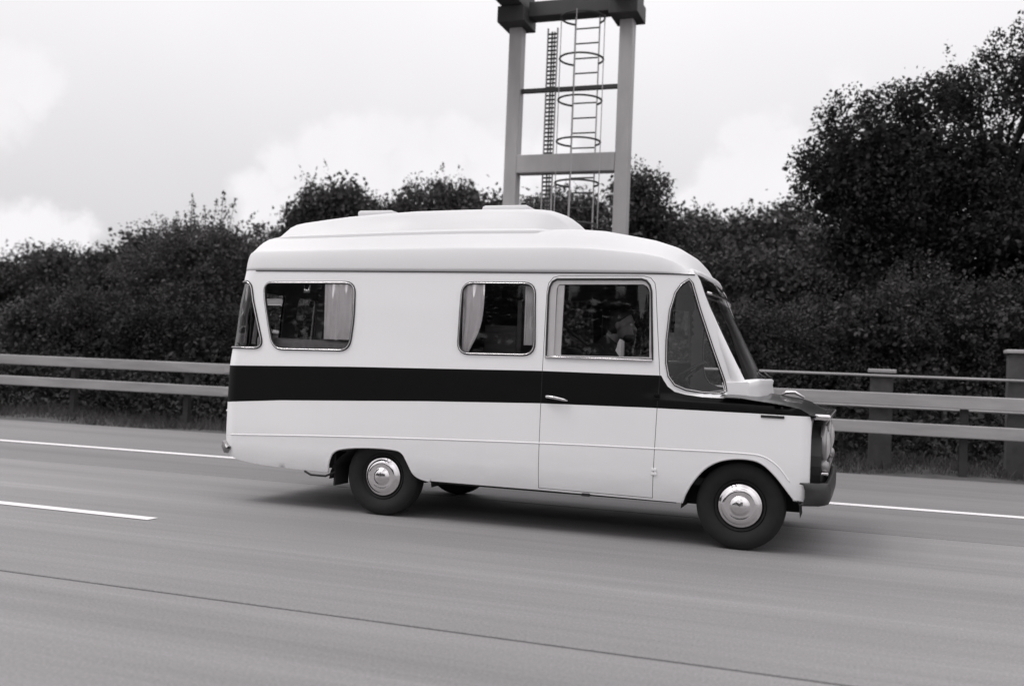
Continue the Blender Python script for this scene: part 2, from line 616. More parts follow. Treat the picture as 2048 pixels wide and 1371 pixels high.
# walkway and its edge beam over the road
MB().box((LX - 1.15, -10.0, 7.68), (LX - 0.2, 0.2, 7.78), 0.01).build('walkway', MAT['gantry_dark'], ga)
for k in range(9):
    y = -0.9 - k * 1.6
    MB().box((LX + 0.192, y - 0.05, 7.4), (RXp - 0.192, y + 0.05, 7.52), 0.006).build('lacing_bar', MAT['gantry_dark'], ga)
# caged ladder
lad = MB()
lx = 0.27
for sx in (-0.21, 0.21):
    lad.box((lx + sx - 0.008, -0.018, 2.4), (lx + sx + 0.008, 0.018, 7.1))
lad = lad.build('ladder', MAT['gantry'], ga)
rung = None
for k in range(18):
    z = 2.62 + 0.252 * k
    if rung is None:
        rung = MB().tube([(lx - 0.199, 0, 0), (lx + 0.199, 0, 0)], 0.013, 6).build('rung', MAT['gantry_dark'], lad)
        rung.location = (0, 0, z)
    else:
        dup(rung, lad, (0, 0, z))
hoop = None
for k in range(6):
    z = 3.55 + 0.685 * k
    if hoop is None:
        pts = [(lx + 0.36 * math.sin(a) , 0.03 - 0.33 + -0.36 * math.cos(a) * 1.0 , 0) for a in np.linspace(-2.5, 2.5, 22)]
        hoop = MB().tube(pts, 0.018, 6).build('cage_hoop', MAT['gantry_dark'], lad)
        hoop.location = (0, 0, z)
    else:
        dup(hoop, lad, (0, 0, z))
bm_ = MB()
for a in (-1.6, 0.0, 1.6):
    bm_.box((lx + 0.372 * math.sin(a) - 0.008, -0.30 - 0.372 * math.cos(a) - 0.006, 3.5), (lx + 0.372 * math.sin(a) + 0.004, -0.30 - 0.372 * math.cos(a) + 0.008, 7.0))
bm_.build('cage_strap', MAT['gantry'], lad)
# cable tray with close rungs
ctray = MB()
tx = -0.335
for sx in (-0.085, 0.085):
    ctray.box((tx + sx - 0.009, -0.02, 2.2), (tx + sx + 0.009, 0.02, 6.95))
ctray.tube([(tx - 0.02, 0.03, 2.2), (tx - 0.02, 0.03, 6.9)], 0.018, 6)
ctray.tube([(tx + 0.025, 0.03, 2.2), (tx + 0.025, 0.03, 6.9)], 0.014, 6)
ctray = ctray.build('cable_tray', MAT['gantry'], ga)
tr = None
for k in range(66):
    z = 2.3 + 0.07 * k
    if tr is None:
        tr = MB().box((tx - 0.076, -0.012, -0.014), (tx + 0.076, 0.012, 0.014)).build('tray_rung', MAT['gantry_dark'], ctray)
        tr.location = (0, 0, z)
    else:
        dup(tr, ctray, (0, 0, z))

# ================================================================== VEGETATION
def quads(name, V, mat, parent=None):
    """V: (n,4,3) array of leaf quads"""
    n = len(V)
    me = bpy.data.meshes.new(name)
    me.vertices.add(n * 4)
    me.vertices.foreach_set('co', V.reshape(-1).astype(np.float32))
    me.loops.add(n * 4)
    me.loops.foreach_set('vertex_index', np.arange(n * 4, dtype=np.int32))
    me.polygons.add(n)
    me.polygons.foreach_set('loop_start', np.arange(0, n * 4, 4, dtype=np.int32))
    me.polygons.foreach_set('loop_total', np.full(n, 4, dtype=np.int32))
    me.update(calc_edges=True)
    return link(name, me, mat, parent)
def leaves(P, size, R, asp=0.55, up=0.5):
    """folded leaf quads at points P"""
    n = len(P)
    d = R.normal(size=(n, 3))
    d[:, 2] -= 0.25
    d /= np.linalg.norm(d, axis=1, keepdims=True)
    nn = R.normal(size=(n, 3)) * 0.75
    nn[:, 2] += up
    s = np.cross(d, nn)
    s /= np.linalg.norm(s, axis=1, keepdims=True) + 1e-9
    nrm = np.cross(s, d)
    L = (size * R.uniform(0.6, 1.35, n))[:, None]
    W = L * asp * R.uniform(0.8, 1.2, n)[:, None]
    V = np.empty((n, 4, 3))
    V[:, 0] = P - d * L * 0.5
    V[:, 1] = P + s * W * 0.5 + nrm * W * 0.16
    V[:, 2] = P + d * L * 0.5
    V[:, 3] = P - s * W * 0.5 + nrm * W * 0.16
    return V
def plant(name, label, cat, base, lobes, n_leaf, leaf, mat, seed, group, clump=0.32, n_clump=150, trunk_r=0.12, open_above=99.0, sprigs=(), fork=0.35, shell=0.62, gappy=0.0):
    """lobes: (dx, dy, zc, rx, ry, rz) relative to the base; a trunk with limbs reaching the leaf clumps"""
    n_leaf, leaf = int(n_leaf * 1.5), leaf * 0.84
    R = np.random.default_rng(seed)
    root = tag(empty(name, base), label, cat, group)
    vol = np.array([l[3] * l[4] * l[5] for l in lobes])
    vol = vol ** 0.7
    pick = R.choice(len(lobes), n_clump, p=vol / vol.sum())
    dirs = R.normal(size=(n_clump, 3))
    dirs /= np.linalg.norm(dirs, axis=1, keepdims=True)
    rr = 1 - (1 - shell) * R.uniform(0, 1, n_clump) ** 1.3 - 0.22 * R.uniform(0, 1, n_clump) ** 3
    rr *= R.uniform(0.84, 1.04, n_clump)
    LB = np.array(lobes)[pick]
    LB[:, 3:] = np.maximum(LB[:, 3:] - 0.55 * clump, 0.35)
    cc = LB[:, :3] + dirs * rr[:, None] * LB[:, 3:]
    cc[:, 2] = np.maximum(cc[:, 2], 0.15)
    # inner filler clumps
    nin = int(n_clump * 0.45)
    pk = R.choice(len(lobes), nin, p=vol / vol.sum())
    di = R.normal(size=(nin, 3))
    di /= np.linalg.norm(di, axis=1, keepdims=True)
    ci = np.array(lobes)[pk][:, :3] + di * (R.uniform(0, 0.7, nin) ** 0.6)[:, None] * np.array(lobes)[pk][:, 3:]
    ci[:, 2] = np.maximum(ci[:, 2], 0.1)
    if gappy:
        ci = ci[R.uniform(size=nin) > gappy]
    ci = ci[(ci[:, 2] < open_above) | (R.uniform(size=len(ci)) < 0.12)]
    cs = R.lognormal(0, 0.35, n_clump) * clump
    cs_ = cs
    w = cs ** 2
    who = R.choice(n_clump, int(n_leaf * 0.72), p=w / w.sum())
    off = R.normal(size=(len(who), 3)) * np.array([1, 1, 0.62])
    off *= (R.uniform(0.3, 1.0, len(who)) ** 0.5 / (np.linalg.norm(off, axis=1) + 1e-6))[:, None] * 1.25
    P = cc[who] + off * cs[who][:, None]
    wi = R.integers(0, max(1, len(ci)), n_leaf - len(who))
    Pi = ci[wi] + R.normal(size=(len(wi), 3)) * clump * 0.8 if len(ci) else np.zeros((0, 3))
    V = [leaves(P, leaf, R), leaves(Pi, leaf * 1.5, R, 0.7)]
    # short leafy shoots breaking the outline
    sh = R.choice(n_clump, int(n_clump * 0.45), replace=False)
    for i in sh:
        dv = dirs[i] * 0.8 + np.array([0, 0, 0.55]) + R.normal(size=3) * 0.35
        dv /= np.linalg.norm(dv)
        L_ = R.uniform(0.25, 0.75) * (clump / 0.3)
        k_ = int(22 * R.uniform(0.6, 1.4))
        t_ = R.uniform(0, 1, k_) ** 0.8
        st = cc[i] + dirs[i] * cs_[i] * 0.6
        V.append(leaves(st + dv * (t_ * L_)[:, None] + R.normal(size=(k_, 3)) * (0.09 * (1.1 - t_))[:, None] * (clump / 0.25), leaf, R))
    # upright sprigs: arrays of leaves along thin shoots
    mb = MB()
    for (sx, sy, z0, z1, lean) in sprigs:
        n = int((z1 - z0) * 42) + 8
        t = R.uniform(0, 1, n) ** 0.8
        sp = np.stack([sx + lean * t + R.normal(size=n) * 0.10 * (1.15 - t), sy + R.normal(size=n) * 0.10 * (1.15 - t), z0 + (z1 - z0) * t], 1)
        V.append(leaves(sp, leaf * 1.15, R))
        mb.tube([(sx, sy, max(0.2, z0 - 1.0)), (sx, sy, z0), (sx + lean, sy, z1)], [0.02, 0.012, 0.004], 5)
    V = np.concatenate(V)
    V[:, :, 2] = np.maximum(V[:, :, 2], 0.02)
    quads('crown', V, mat, root)
    # trunk and limbs
    ztop = max(l[2] for l in lobes)
    th = max(0.4, ztop * fork)
    c0 = np.average(np.array(lobes)[:, :2], axis=0, weights=vol)
    tp = [Vector((0, 0, -0.3)), Vector((0.04, 0.02, th * 0.5)), Vector((c0[0] * 0.25, c0[1] * 0.25, th)), Vector((c0[0] * 0.6, c0[1] * 0.6, ztop * .82))]
    mb.tube(tp, [trunk_r * 1.35, trunk_r, trunk_r * 0.8, trunk_r * 0.25], 9)
    nl = min(n_clump, 60)
    for i in R.choice(n_clump, nl, replace=False):
        e = Vector(cc[i])
        t = R.uniform(0, 1)
        s = tp[2].lerp(tp[3], t * 0.8) if e.z > th * 1.1 else tp[1].lerp(tp[2], 0.6)
        mid = s.lerp(e, 0.5) + Vector(R.normal(size=3) * 0.12) + Vector((0, 0, 0.12 * (e - s).length))
        q1 = s.lerp(mid, 0.55) + Vector(R.normal(size=3) * 0.05)
        q2 = mid.lerp(e, 0.55) + Vector(R.normal(size=3) * 0.06)
        r0 = trunk_r * R.uniform(0.22, 0.42)
        mb.tube([s, q1, mid, q2, e], [r0, r0 * 0.8, r0 * 0.6, r0 * 0.4, 0.008], 5)
    mb.build('trunk', MAT['bark'], root, smooth=True)
    return root
G_BACK = 'trees on the skyline behind the bank'
G_BUSH = 'bushes growing on the bank behind the barrier'
def W(x, y):
    x += 3.48
    return (x, y, bank_z(x, y) - 0.02)
def at_top(lobes, base):
    return lobes
# ---- skyline trees (Y 26-36)
plant('skyline_tree', 'round dense dark tree rising above the rear of the camper roof', 'tree', W(-20.6, 30),
      [(0, 0, 4.35, 1.5, 1.6, 1.3), (-1.0, 0, 3.6, 1.1, 1.4, 1.3), (1.0, 0, 3.9, 1.05, 1.3, 1.25), (0.1, 0, 2.4, 1.8, 1.8, 1.6)], 26000, 0.13, MAT['leaf_far'], 11, G_BACK, 0.36, 170)
plant('skyline_tree', 'loose spreading tree above the camper roof between the round tree and the gantry', 'tree', W(-17.3, 31),
      [(0.2, 0, 4.5, 1.5, 1.5, 1.3), (-1.2, 0, 4.2, 1.1, 1.2, 1.1), (1.7, 0, 3.9, 1.4, 1.4, 1.1), (0.3, 0, 2.2, 2.4, 1.9, 1.6)], 25000, 0.13, MAT['leaf_far'], 12, G_BACK, 0.34, 170, gappy=0.5)
plant('skyline_tree', 'tree seen between the two legs of the gantry', 'tree', W(-13.6, 30),
      [(0.2, 0, 4.2, 1.5, 1.5, 1.2), (-1.3, 0, 3.9, 1.2, 1.2, 1.1), (1.6, 0, 4.2, 1.3, 1.2, 1.2), (0.2, 0, 2.0, 2.2, 1.9, 1.5)], 25000, 0.12, MAT['leaf_far'], 13, G_BACK, 0.33, 170, gappy=0.4)
plant('skyline_tree', 'dark tree against the outer side of the gantry leg nearer the oak', 'tree', W(-9.1, 26),
      [(0, 0, 4.4, 1.05, 1.2, 1.35), (0.55, 0, 3.4, 1.1, 1.2, 1.3), (-0.5, 0, 3.0, .9, 1.2, 1.3), (0.2, 0, 1.8, 1.4, 1.4, 1.3)], 24000, 0.10, MAT['leaf_mid'], 14, G_BACK, 0.28, 170)
plant('skyline_tree', 'low far tree in the skyline dip, nearer the gantry than the oak', 'tree', W(-8.5, 34),
      [(-0.6, 0, 3.5, 1.7, 1.4, 1.3), (0.8, 0, 3.1, 1.4, 1.4, 1.2), (0, 0, 1.8, 2.2, 1.8, 1.4)], 15000, 0.14, MAT['leaf_far'], 15, G_BACK, 0.36, 120)
plant('skyline_tree', 'low far tree touching the crown of the big oak at the skyline dip', 'tree', W(-6.6, 34),
      [(-0.7, 0, 3.5, 1.5, 1.4, 1.3), (0.9, 0, 3.7, 1.4, 1.4, 1.3), (0, 0, 1.8, 2.2, 1.8, 1.4)], 15000, 0.14, MAT['leaf_far'], 16, G_BACK, 0.36, 120)
plant('skyline_tree', 'low far tree directly off the rear corner of the camper roof', 'tree', W(-26.2, 34),
      [(-0.7, 0, 2.75, 2.1, 1.4, 1.3), (1.3, 0, 2.5, 1.6, 1.4, 1.2), (0, 0, 1.8, 2.6, 1.8, 1.4)], 16000, 0.15, MAT['leaf_far'], 17, G_BACK, 0.38, 120)
plant('skyline_tree', 'dark rounded tree just beyond the shoulder of the sprigged bush', 'tree', W(-29.0, 30),
      [(-0.5, 0, 2.35, 1.5, 1.3, 1.1), (1.0, 0, 2.7, 1.4, 1.3, 1.2), (0, 0, 1.6, 2.3, 1.6, 1.4)], 16000, 0.14, MAT['leaf_mid'], 18, G_BACK, 0.36, 120)
plant('skyline_tree', 'far low tree on the skyline, second farthest behind the camper', 'tree', W(-37.5, 36),
      [(-1.2, 0, 1.9, 2.2, 1.4, 1.2), (1.6, 0, 1.6, 1.9, 1.4, 1.1), (0, 0, 1.5, 3.0, 1.8, 1.3)], 16000, 0.16, MAT['leaf_far'], 19, G_BACK, 0.42, 120)
plant('skyline_tree', 'far low tree with one pointed sprig, farthest behind the camper', 'tree', W(-43.5, 36),
      [(-1.0, 0, 1.8, 2.4, 1.4, 1.2), (1.8, 0, 1.6, 2.0, 1.4, 1.1), (0, 0, 1.4, 3.2, 1.8, 1.3)], 16000, 0.16, MAT['leaf_far'], 20, G_BACK, 0.42, 120, sprigs=[(0.9, 0, 3.3, 4.3, 0.05)])
# ---- the oak
plant('oak_tree', 'big dark oak towering over the barrier ahead of the camper', 'tree', W(-1.5, 22),
      [(-1.9, 0, 5.45, 1.3, 1.6, 1.1), (-2.45, 0, 4.75, 1.0, 1.4, .9), (-.8, 0, 6.3, 1.3, 1.5, 1.15), (0.5, 0, 6.75, 1.35, 1.6, 1.2), (1.9, -.2, 6.9, 1.4, 1.6, 1.3), (3.1, 0, 7.1, 1.5, 1.6, 1.5),
       (-1.6, -.2, 4.1, 1.6, 1.6, 1.1), (-0.6, -.4, 4.9, 1.3, 1.4, .9), (1.2, .3, 5.0, 1.5, 1.3, 1.0), (-1.3, -.4, 3.3, 1.6, 1.6, 1.1), (0.9, -.5, 3.4, 1.9, 1.7, 1.5), (3.1, -.5, 3.8, 1.7, 1.7, 1.7), (4.6, 0, 5.4, 1.4, 1.6, 1.7), (-0.3, -.5, 1.9, 2.0, 1.6, 1.2), (2.4, -.6, 1.9, 2.0, 1.6, 1.4)],
      110000, 0.105, MAT['leaf_dark'], 31, None, 0.30, 620, 0.22, open_above=5.4, fork=0.25, gappy=0.1)
plant('oak_tree', 'oak crown beyond the big oak, running out of view', 'tree', W(5.3, 23.5),
      [(-0.6, 0, 6.4, 1.8, 1.6, 1.7), (1.2, 0, 6.6, 1.8, 1.6, 1.8), (-0.4, 0, 4.0, 2.2, 1.8, 1.9), (1.8, 0, 3.6, 2.0, 1.8, 1.8), (0.3, 0, 1.8, 2.3, 1.7, 1.4)],
      42000, 0.115, MAT['leaf_dark'], 32, None, 0.34, 260, 0.2, fork=0.3)
# ---- bushes
plant('bush', 'mid-grey bush with leafy sprigs standing up against the sky', 'bush', W(-20.4, 22),
      [(0.3, 0, 2.9, 1.35, 1.3, 1.25), (1.15, 0, 2.85, .9, 1.2, 1.2), (-1.0, 0, 2.4, 1.1, 1.2, 1.1), (0.2, -.3, 1.4, 2.0, 1.4, 1.3)], 32000, 0.085, MAT['leaf_pale'], 41, G_BUSH, 0.24, 220, 0.05,
      sprigs=[(-0.9, 0, 3.2, 3.75, -.05), (-0.5, 0, 3.3, 3.95, .05), (0.25, 0, 3.6, 4.5, -.1), (0.0, .1, 3.7, 4.75, .02), (0.75, 0, 3.6, 4.55, .12), (0.95, .1, 3.7, 4.8, .05), (1.25, 0, 3.6, 4.55, .2), (1.0, -.1, 3.7, 4.4, .4), (0.55, 0, 3.7, 4.4, -.05), (1.9, 0, 3.4, 3.9, .25)])
plant('bush', 'dark sloping bush between the sprigged bush and the rear of the camper', 'bush', W(-18.9, 24),
      [(-0.5, 0, 2.4, 1.5, 1.3, 1.1), (1.0, 0, 1.9, 1.4, 1.3, 1.1), (0, -.3, 1.3, 2.1, 1.4, 1.2)], 24000, 0.10, MAT['leaf_mid'], 42, G_BUSH, 0.28, 150, 0.05)
plant('bush', 'low dark bush over the barrier, farthest behind the camper', 'bush', W(-21.4, 19),
      [(-0.8, 0, 1.3, 1.3, 1.1, 0.95), (0.8, 0, 1.35, 1.2, 1.1, 1.0), (0, 0, .8, 2.0, 1.3, .8)], 22000, 0.085, MAT['leaf_mid'], 43, G_BUSH, 0.22, 150, 0.04)
plant('bush', 'low bush in front of the sprigged bush, close behind the barrier', 'bush', W(-17.3, 18),
      [(-0.8, 0, 1.1, 1.2, 1.0, .8), (0.8, 0, 1.2, 1.2, 1.0, .9), (0, 0, .7, 1.9, 1.2, .7)], 21000, 0.08, MAT['leaf_dark'], 44, G_BUSH, 0.21, 150, 0.04)
plant('bush', 'dark bush close beside the camper tail windows', 'bush', W(-13.5, 18.5),
      [(-0.8, 0, 1.6, 1.3, 1.0, 1.1), (0.9, 0, 1.8, 1.3, 1.0, 1.1), (0, 0, .8, 1.9, 1.2, .8)], 22000, 0.085, MAT['leaf_dark'], 45, G_BUSH, 0.22, 150, 0.04)
plant('bush', 'bush glimpsed through the rear side window of the camper', 'bush', W(-10.2, 20),
      [(-0.8, 0, 1.9, 1.5, 1.1, 1.2), (0.9, 0, 2.1, 1.5, 1.1, 1.2), (0, 0, .9, 2.1, 1.3, .9)], 20000, 0.10, MAT['leaf_mid'], 46, G_BUSH, 0.26, 140, 0.04)
plant('bush', 'bush hidden mostly behind the camper, showing between the gantry legs', 'bush', W(-7.0, 21),
      [(-0.9, 0, 2.3, 1.6, 1.1, 1.3), (0.9, 0, 2.2, 1.5, 1.1, 1.2), (0, 0, .9, 2.2, 1.3, .9)], 21000, 0.10, MAT['leaf_mid'], 47, G_BUSH, 0.27, 140, 0.04)
plant('bush', 'tall bush below the skyline dip, between gantry and oak', 'bush', W(-4.7, 25),
      [(-1.6, 0, 2.5, 1.3, 1.2, 1.2), (0.1, 0, 2.7, 1.5, 1.2, 1.3), (1.5, 0, 2.5, 1.2, 1.2, 1.2), (0, -.3, 1.1, 2.4, 1.4, 1.1)], 26000, 0.10, MAT['leaf_pale'], 48, G_BUSH, 0.27, 170, 0.05)
plant('bush', 'mid-grey bush just ahead of the camper windscreen', 'bush', W(-4.6, 18.7),
      [(-0.8, 0, 1.6, 1.1, 1.0, 1.0), (0.7, 0, 1.9, 1.1, 1.0, 1.1), (0, 0, .8, 1.7, 1.2, .8)], 24000, 0.075, MAT['leaf_mid'], 49, G_BUSH, 0.2, 170, 0.04)
plant('bush', 'bush under the outer limbs of the oak, over the camper bonnet', 'bush', W(-1.9, 19.2),
      [(-0.7, 0, 1.9, 1.2, 1.0, 1.1), (0.8, 0, 1.9, 1.1, 1.0, 1.1), (0, 0, .8, 1.8, 1.2, .9)], 26000, 0.075, MAT['leaf_mid'], 50, G_BUSH, 0.2, 180, 0.04)
plant('bush', 'paler leafy bush under the middle of the oak, over the capped post', 'bush', W(0.55, 18.0),
      [(-0.5, 0, 2.5, .9, .9, .9), (0.6, 0, 2.2, .9, .9, 1.0), (0.1, 0, 1.0, 1.5, 1.1, 1.0)], 24000, 0.08, MAT['leaf_pale'], 51, G_BUSH, 0.2, 160, 0.04)
plant('bush', 'low dark bush behind the taller capped post of the fence', 'bush', W(2.6, 17.2),
      [(-0.6, 0, 1.4, .9, .8, .8), (0.6, 0, 1.7, 1.0, .8, 1.0), (0.1, 0, .8, 1.4, .9, .8)], 22000, 0.075, MAT['leaf_dark'], 52, G_BUSH, 0.19, 150, 0.04)
plant('bush', 'bush beyond the taller capped post, farthest ahead of the camper', 'bush', W(5.2, 18.0),
      [(-0.6, 0, 1.9, 1.2, .9, 1.1), (0.8, 0, 2.2, 1.2, .9, 1.2), (0.1, 0, .9, 1.8, 1.1, .9)], 16000, 0.09, MAT['leaf_mid'], 53, G_BUSH, 0.24, 110, 0.04)
# ---- undergrowth along the barrier and grass on the verge
R = np.random.default_rng(9)
n = 26000
wx = R.uniform(-100, 9, n)
wt = 12.0 + 2.2 * np.sin(wx * .21) + 1.3 * np.sin(wx * .57 + 1) + 0.8 * np.sin(wx * 1.3)  # unseen trees: height and cut-off end shaped for the window reflections
wz = R.uniform(0, 1, n) ** 0.8 * wt
wy = -26 - R.uniform(0, 6, n) - 0.25 * wz
tag(quads('woodland', leaves(np.stack([wx, wy, wz], 1), 0.75, R, 0.7), MAT['leaf_mid']), 'unseen wooded edge across the motorway, shaped for its reflection in the camper windows', kind='stuff')
R = np.random.default_rng(5)
n = 120000
ux = R.uniform(-34, 9, n)
ud = 2.0 + R.uniform(0, 1, n) ** 1.2 * 7.5
hh = 0.35 + 0.55 * (0.5 + 0.5 * np.sin(ux * 1.7 + ud * 0.9)) * (0.5 + 0.5 * np.sin(ux * 0.63 + 1.2 - ud)) + ud * 0.09
uz = R.uniform(0, 1, n) ** 0.7 * hh
uy = np.array([shoulder_y(a) for a in ux]) + ud
ug = np.array([bank_z(a, b) for a, b in zip(ux, uy)])
tag(quads('undergrowth', leaves(np.stack([ux, uy, ug + uz], 1), 0.11, R, 0.6), MAT['leaf_dark']),
    'dark tangled undergrowth behind the crash barrier', kind='stuff')
n = 26000
gx = R.uniform(-22, 6, n)
gd = R.uniform(0.12, 1.0, n) ** 0.8 * 2.6
gy = np.array([shoulder_y(a) for a in gx]) + gd
gz = np.array([bank_z(a, b) for a, b in zip(gx, gy)])
hgt = R.uniform(0.05, 0.16, n) * (0.4 + gd * 0.5)
ang = R.uniform(0, 2 * PI, n)
V = np.empty((n, 4, 3))
bw = 0.006
cxs, sns = np.cos(ang) * bw, np.sin(ang) * bw
ln = R.normal(size=(n, 2)) * 0.5
V[:, 0] = np.stack([gx - cxs, gy - sns, gz - 0.01], 1)
V[:, 1] = np.stack([gx + cxs, gy + sns, gz - 0.01], 1)
V[:, 2] = np.stack([gx + cxs * .3 + ln[:, 0] * hgt, gy + sns * .3 + ln[:, 1] * hgt, gz + hgt], 1)
V[:, 3] = np.stack([gx - cxs * .3 + ln[:, 0] * hgt, gy - sns * .3 + ln[:, 1] * hgt, gz + hgt], 1)
tag(quads('grass', V, MAT['grass']), 'short dark grass on the verge under the barrier', kind='stuff')

# ================================================================== CAMPER VAN
van = tag(empty('camper_van', (-3.48, 7.85, 0)), 'white vintage camper van with a broad black waist stripe and raised roof', 'camper van')
def ip(x, xs, ys):
    return float(np.interp(x, xs, ys))
def sst(a, b, x):
    t = min(1.0, max(0.0, (x - a) / (b - a)))
    return t * t * (3 - 2 * t)
CRX = [-1.41, -0.257, 1.299, 2.11, 2.797, 2.9, 3.0]
CRZ = [0.548, 0.601, 0.649, 0.661, 0.671, 0.665, 0.655]
def crease_z(x):
    return ip(x, CRX, CRZ)
def hw(x, z):
    w = ip(z, [.28, .36, .45, .6, .9, 1.15, 1.3, 1.6, 1.8, 1.9], [.862, .885, .897, .904, .902, .895, .885, .868, .852, .845])
    t = max(0.0, (x - 2.0) / .6)
    tp = (.04 * t + .15 * t * t) * sst(0.995, 1.06, z)
    return w - tp
RC, XR = 0.15, -1.315                       # rear corner radius and where it starts
S1 = XR - RC * PI / 2
SB = S1 - 0.75                              # middle of the tail
FC, XF = 0.06, 3.13                         # front wing corner
def lean(z):
    return ip(z, [0.3, 0.5, 1.1, 1.3, 1.65, 1.8, 1.9], [0.02, 0.0, 0.0, 0.02, 0.045, 0.07, 0.085])
def P(s, z, sign=-1, off=0.0):
    """point on the body shell; s runs along the plan outline, off is inward"""
    if s >= XF:
        a = min((s - XF) / FC, PI / 2)
        w = hw(XF, z) - FC + (FC - off) * math.cos(a)
        x = XF + (FC - off) * math.sin(a)
        return Vector((x, sign * w, z))
    if s >= XR:
        k = sst(-0.7, XR, s) if s < -0.7 else 0.0
        return Vector((s + lean(z) * (1 - sst(XR, -0.7, s)), sign * (hw(s, z) - off), z))
    w = hw(XR, z)
    if s >= S1:
        a = (XR - s) / RC
        return Vector((XR - (RC - off) * math.sin(a) + lean(z), sign * (w - RC + (RC - off) * math.cos(a)), z))
    t = (S1 - s) / 0.75
    return Vector((XR - RC + off + lean(z), sign * (w - RC) * (1 - t), z))
def inside(pt, poly):
    x, y = pt
    r = False
    n = len(poly)
    j = n - 1
    for i in range(n):
        xi, yi = poly[i]
        xj, yj = poly[j]
        if (yi > y) != (yj > y) and x < (xj - xi) * (y - yi) / (yj - yi) + xi:
            r = not r
        j = i
    return r
def chaikin(loop, it=2, closed=True):
    for _ in range(it):
        out = []
        n = len(loop)
        for i in range(n if closed else n - 1):
            a, b = loop[i], loop[(i + 1) % n]
            out += [(a[0] * .75 + b[0] * .25, a[1] * .75 + b[1] * .25), (a[0] * .25 + b[0] * .75, a[1] * .25 + b[1] * .75)]
        loop = out if closed else [loop[0]] + out + [loop[-1]]
    return loop
def densify(loop, d=0.05, closed=True):
    out = []
    n = len(loop)
    for i in range(n if closed else n - 1):
        a, b = loop[i], loop[(i + 1) % n]
        L = math.hypot(b[0] - a[0], b[1] - a[1])
        k = max(1, int(L / d))
        out += [(a[0] + (b[0] - a[0]) * t / k, a[1] + (b[1] - a[1]) * t / k) for t in range(k)]
    if not closed:
        out.append(loop[-1])
    return out
def rounded(pts, r, k=5):
    out = []
    n = len(pts)
    for i in range(n):
        a, b, c = Vector(pts[i - 1]), Vector(pts[i]), Vector(pts[(i + 1) % n])
        rr = r[i] if hasattr(r, '__len__') else r
        d1, d2 = (a - b), (c - b)
        t = min(rr, d1.length * .45, d2.length * .45)
        p, q = b + d1.normalized() * t, b + d2.normalized() * t
        for j in range(k + 1):
            u = j / k
            out.append(tuple(p.lerp(b, u).lerp(b.lerp(q, u), u)))
    return out
W_REAR = densify(rounded([(-1.190, 1.799), (-0.298, 1.808), (-0.283, 1.53), (-0.305, 1.273), (-1.005, 1.263)], [.085, .085, .1, .085, .10]), .06)
W_MID = densify(rounded([(0.620, 1.816), (1.195, 1.817), (1.224, 1.288), (0.618, 1.280)], [.09, .08, .09, .09]), .06)
W_DOOR = densify([(1.315, 1.274), (1.306, 1.731), (1.312, 1.79), (1.33, 1.83), (1.364, 1.85), (1.994, 1.856), (2.03, 1.845), (2.055, 1.815), (2.069, 1.771), (2.1, 1.284)], .06)
W_DGLASS = densify([(1.371, 1.292), (1.365, 1.78), (1.372, 1.80), (1.386, 1.812), (2.007, 1.819), (2.033, 1.806), (2.048, 1.785), (2.056, 1.76), (2.075, 1.30)], .06)
W_QTR = densify([(2.325, 1.862), (2.276, 1.825), (2.238, 1.765), (2.207, 1.639), (2.193, 1.425), (2.197, 1.266), (2.218, 1.172), (2.261, 1.115), (2.336, 1.085), (2.449, 1.07), (2.56, 1.068), (2.60, 1.085), (2.582, 1.159), (2.498, 1.385), (2.405, 1.647), (2.345, 1.835)], .05)
W_CORN = densify(rounded([(-1.33, 1.812), (-1.10, 1.266), (-1.71, 1.262), (-1.65, 1.80)], [.07, .09, .07, .07]), .035)
ARCH_R = chaikin([(-0.464, 0.306), (-0.45, 0.40), (-0.40, 0.49), (-0.25, 0.518), (-0.08, 0.53), (0.10, 0.53), (0.195, 0.515), (0.245, 0.43), (0.285, 0.35), (0.333, 0.318), (0.418, 0.302)], 2, False)
ARCH_F = chaikin([(2.335, 0.295), (2.365, 0.375), (2.42, 0.47), (2.497, 0.56), (2.60, 0.618), (2.732, 0.64), (2.865, 0.628), (2.966, 0.545), (3.051, 0.44), (3.101, 0.377)], 2, False)
ZT = 1.9
OUT = [(SB, 0.43), (S1, 0.41), (-1.42, 0.39), (-1.30, 0.350), (-1.20, 0.334), (-1.08, 0.322), (-0.873, 0.312)] + ARCH_R + [(1.332, 0.303)] + ARCH_F + \
      [(3.15, 0.372), (XF + FC * PI / 2, 0.378), (XF + FC * PI / 2, 0.90), (3.18, 0.955), (3.11, 0.992), (2.92, 1.018), (2.80, 1.030), (2.745, 1.045),
       (2.719, 1.165), (2.65, 1.25), (2.543, 1.494), (2.433, 1.756), (2.395, 1.86), (2.372, ZT), (1.5, ZT), (0.0, ZT), (S1, ZT), (SB, ZT)]
OUT = densify(OUT, 0.045)
DOOR = [(1.293, 0.318), (1.293, 1.76), (1.302, 1.82), (1.335, 1.862), (1.38, 1.874), (2.01, 1.878), (2.06, 1.866), (2.09, 1.83), (2.10, 1.78), (2.155, 1.176), (2.134, 0.312)]
def inset(loop, d):
    cx_ = sum(p[0] for p in loop) / len(loop)
    n = len(loop)
    area = sum(loop[i][0] * loop[(i + 1) % n][1] - loop[(i + 1) % n][0] * loop[i][1] for i in range(n))
    sg = 1 if area > 0 else -1
    out = []
    for i in range(n):
        a, b, c = Vector(loop[i - 1]), Vector(loop[i]), Vector(loop[(i + 1) % n])
        e1, e2 = (b - a).normalized(), (c - b).normalized()
        n1, n2 = Vector((-e1.y, e1.x)) * sg, Vector((-e2.y, e2.x)) * sg
        nn = n1 + n2
        k = nn.length
        nn = nn / k if k > 1e-6 else n1
        cs = max(0.5, nn.dot(n1))
        out.append(tuple(b + nn * d / cs))
    return out
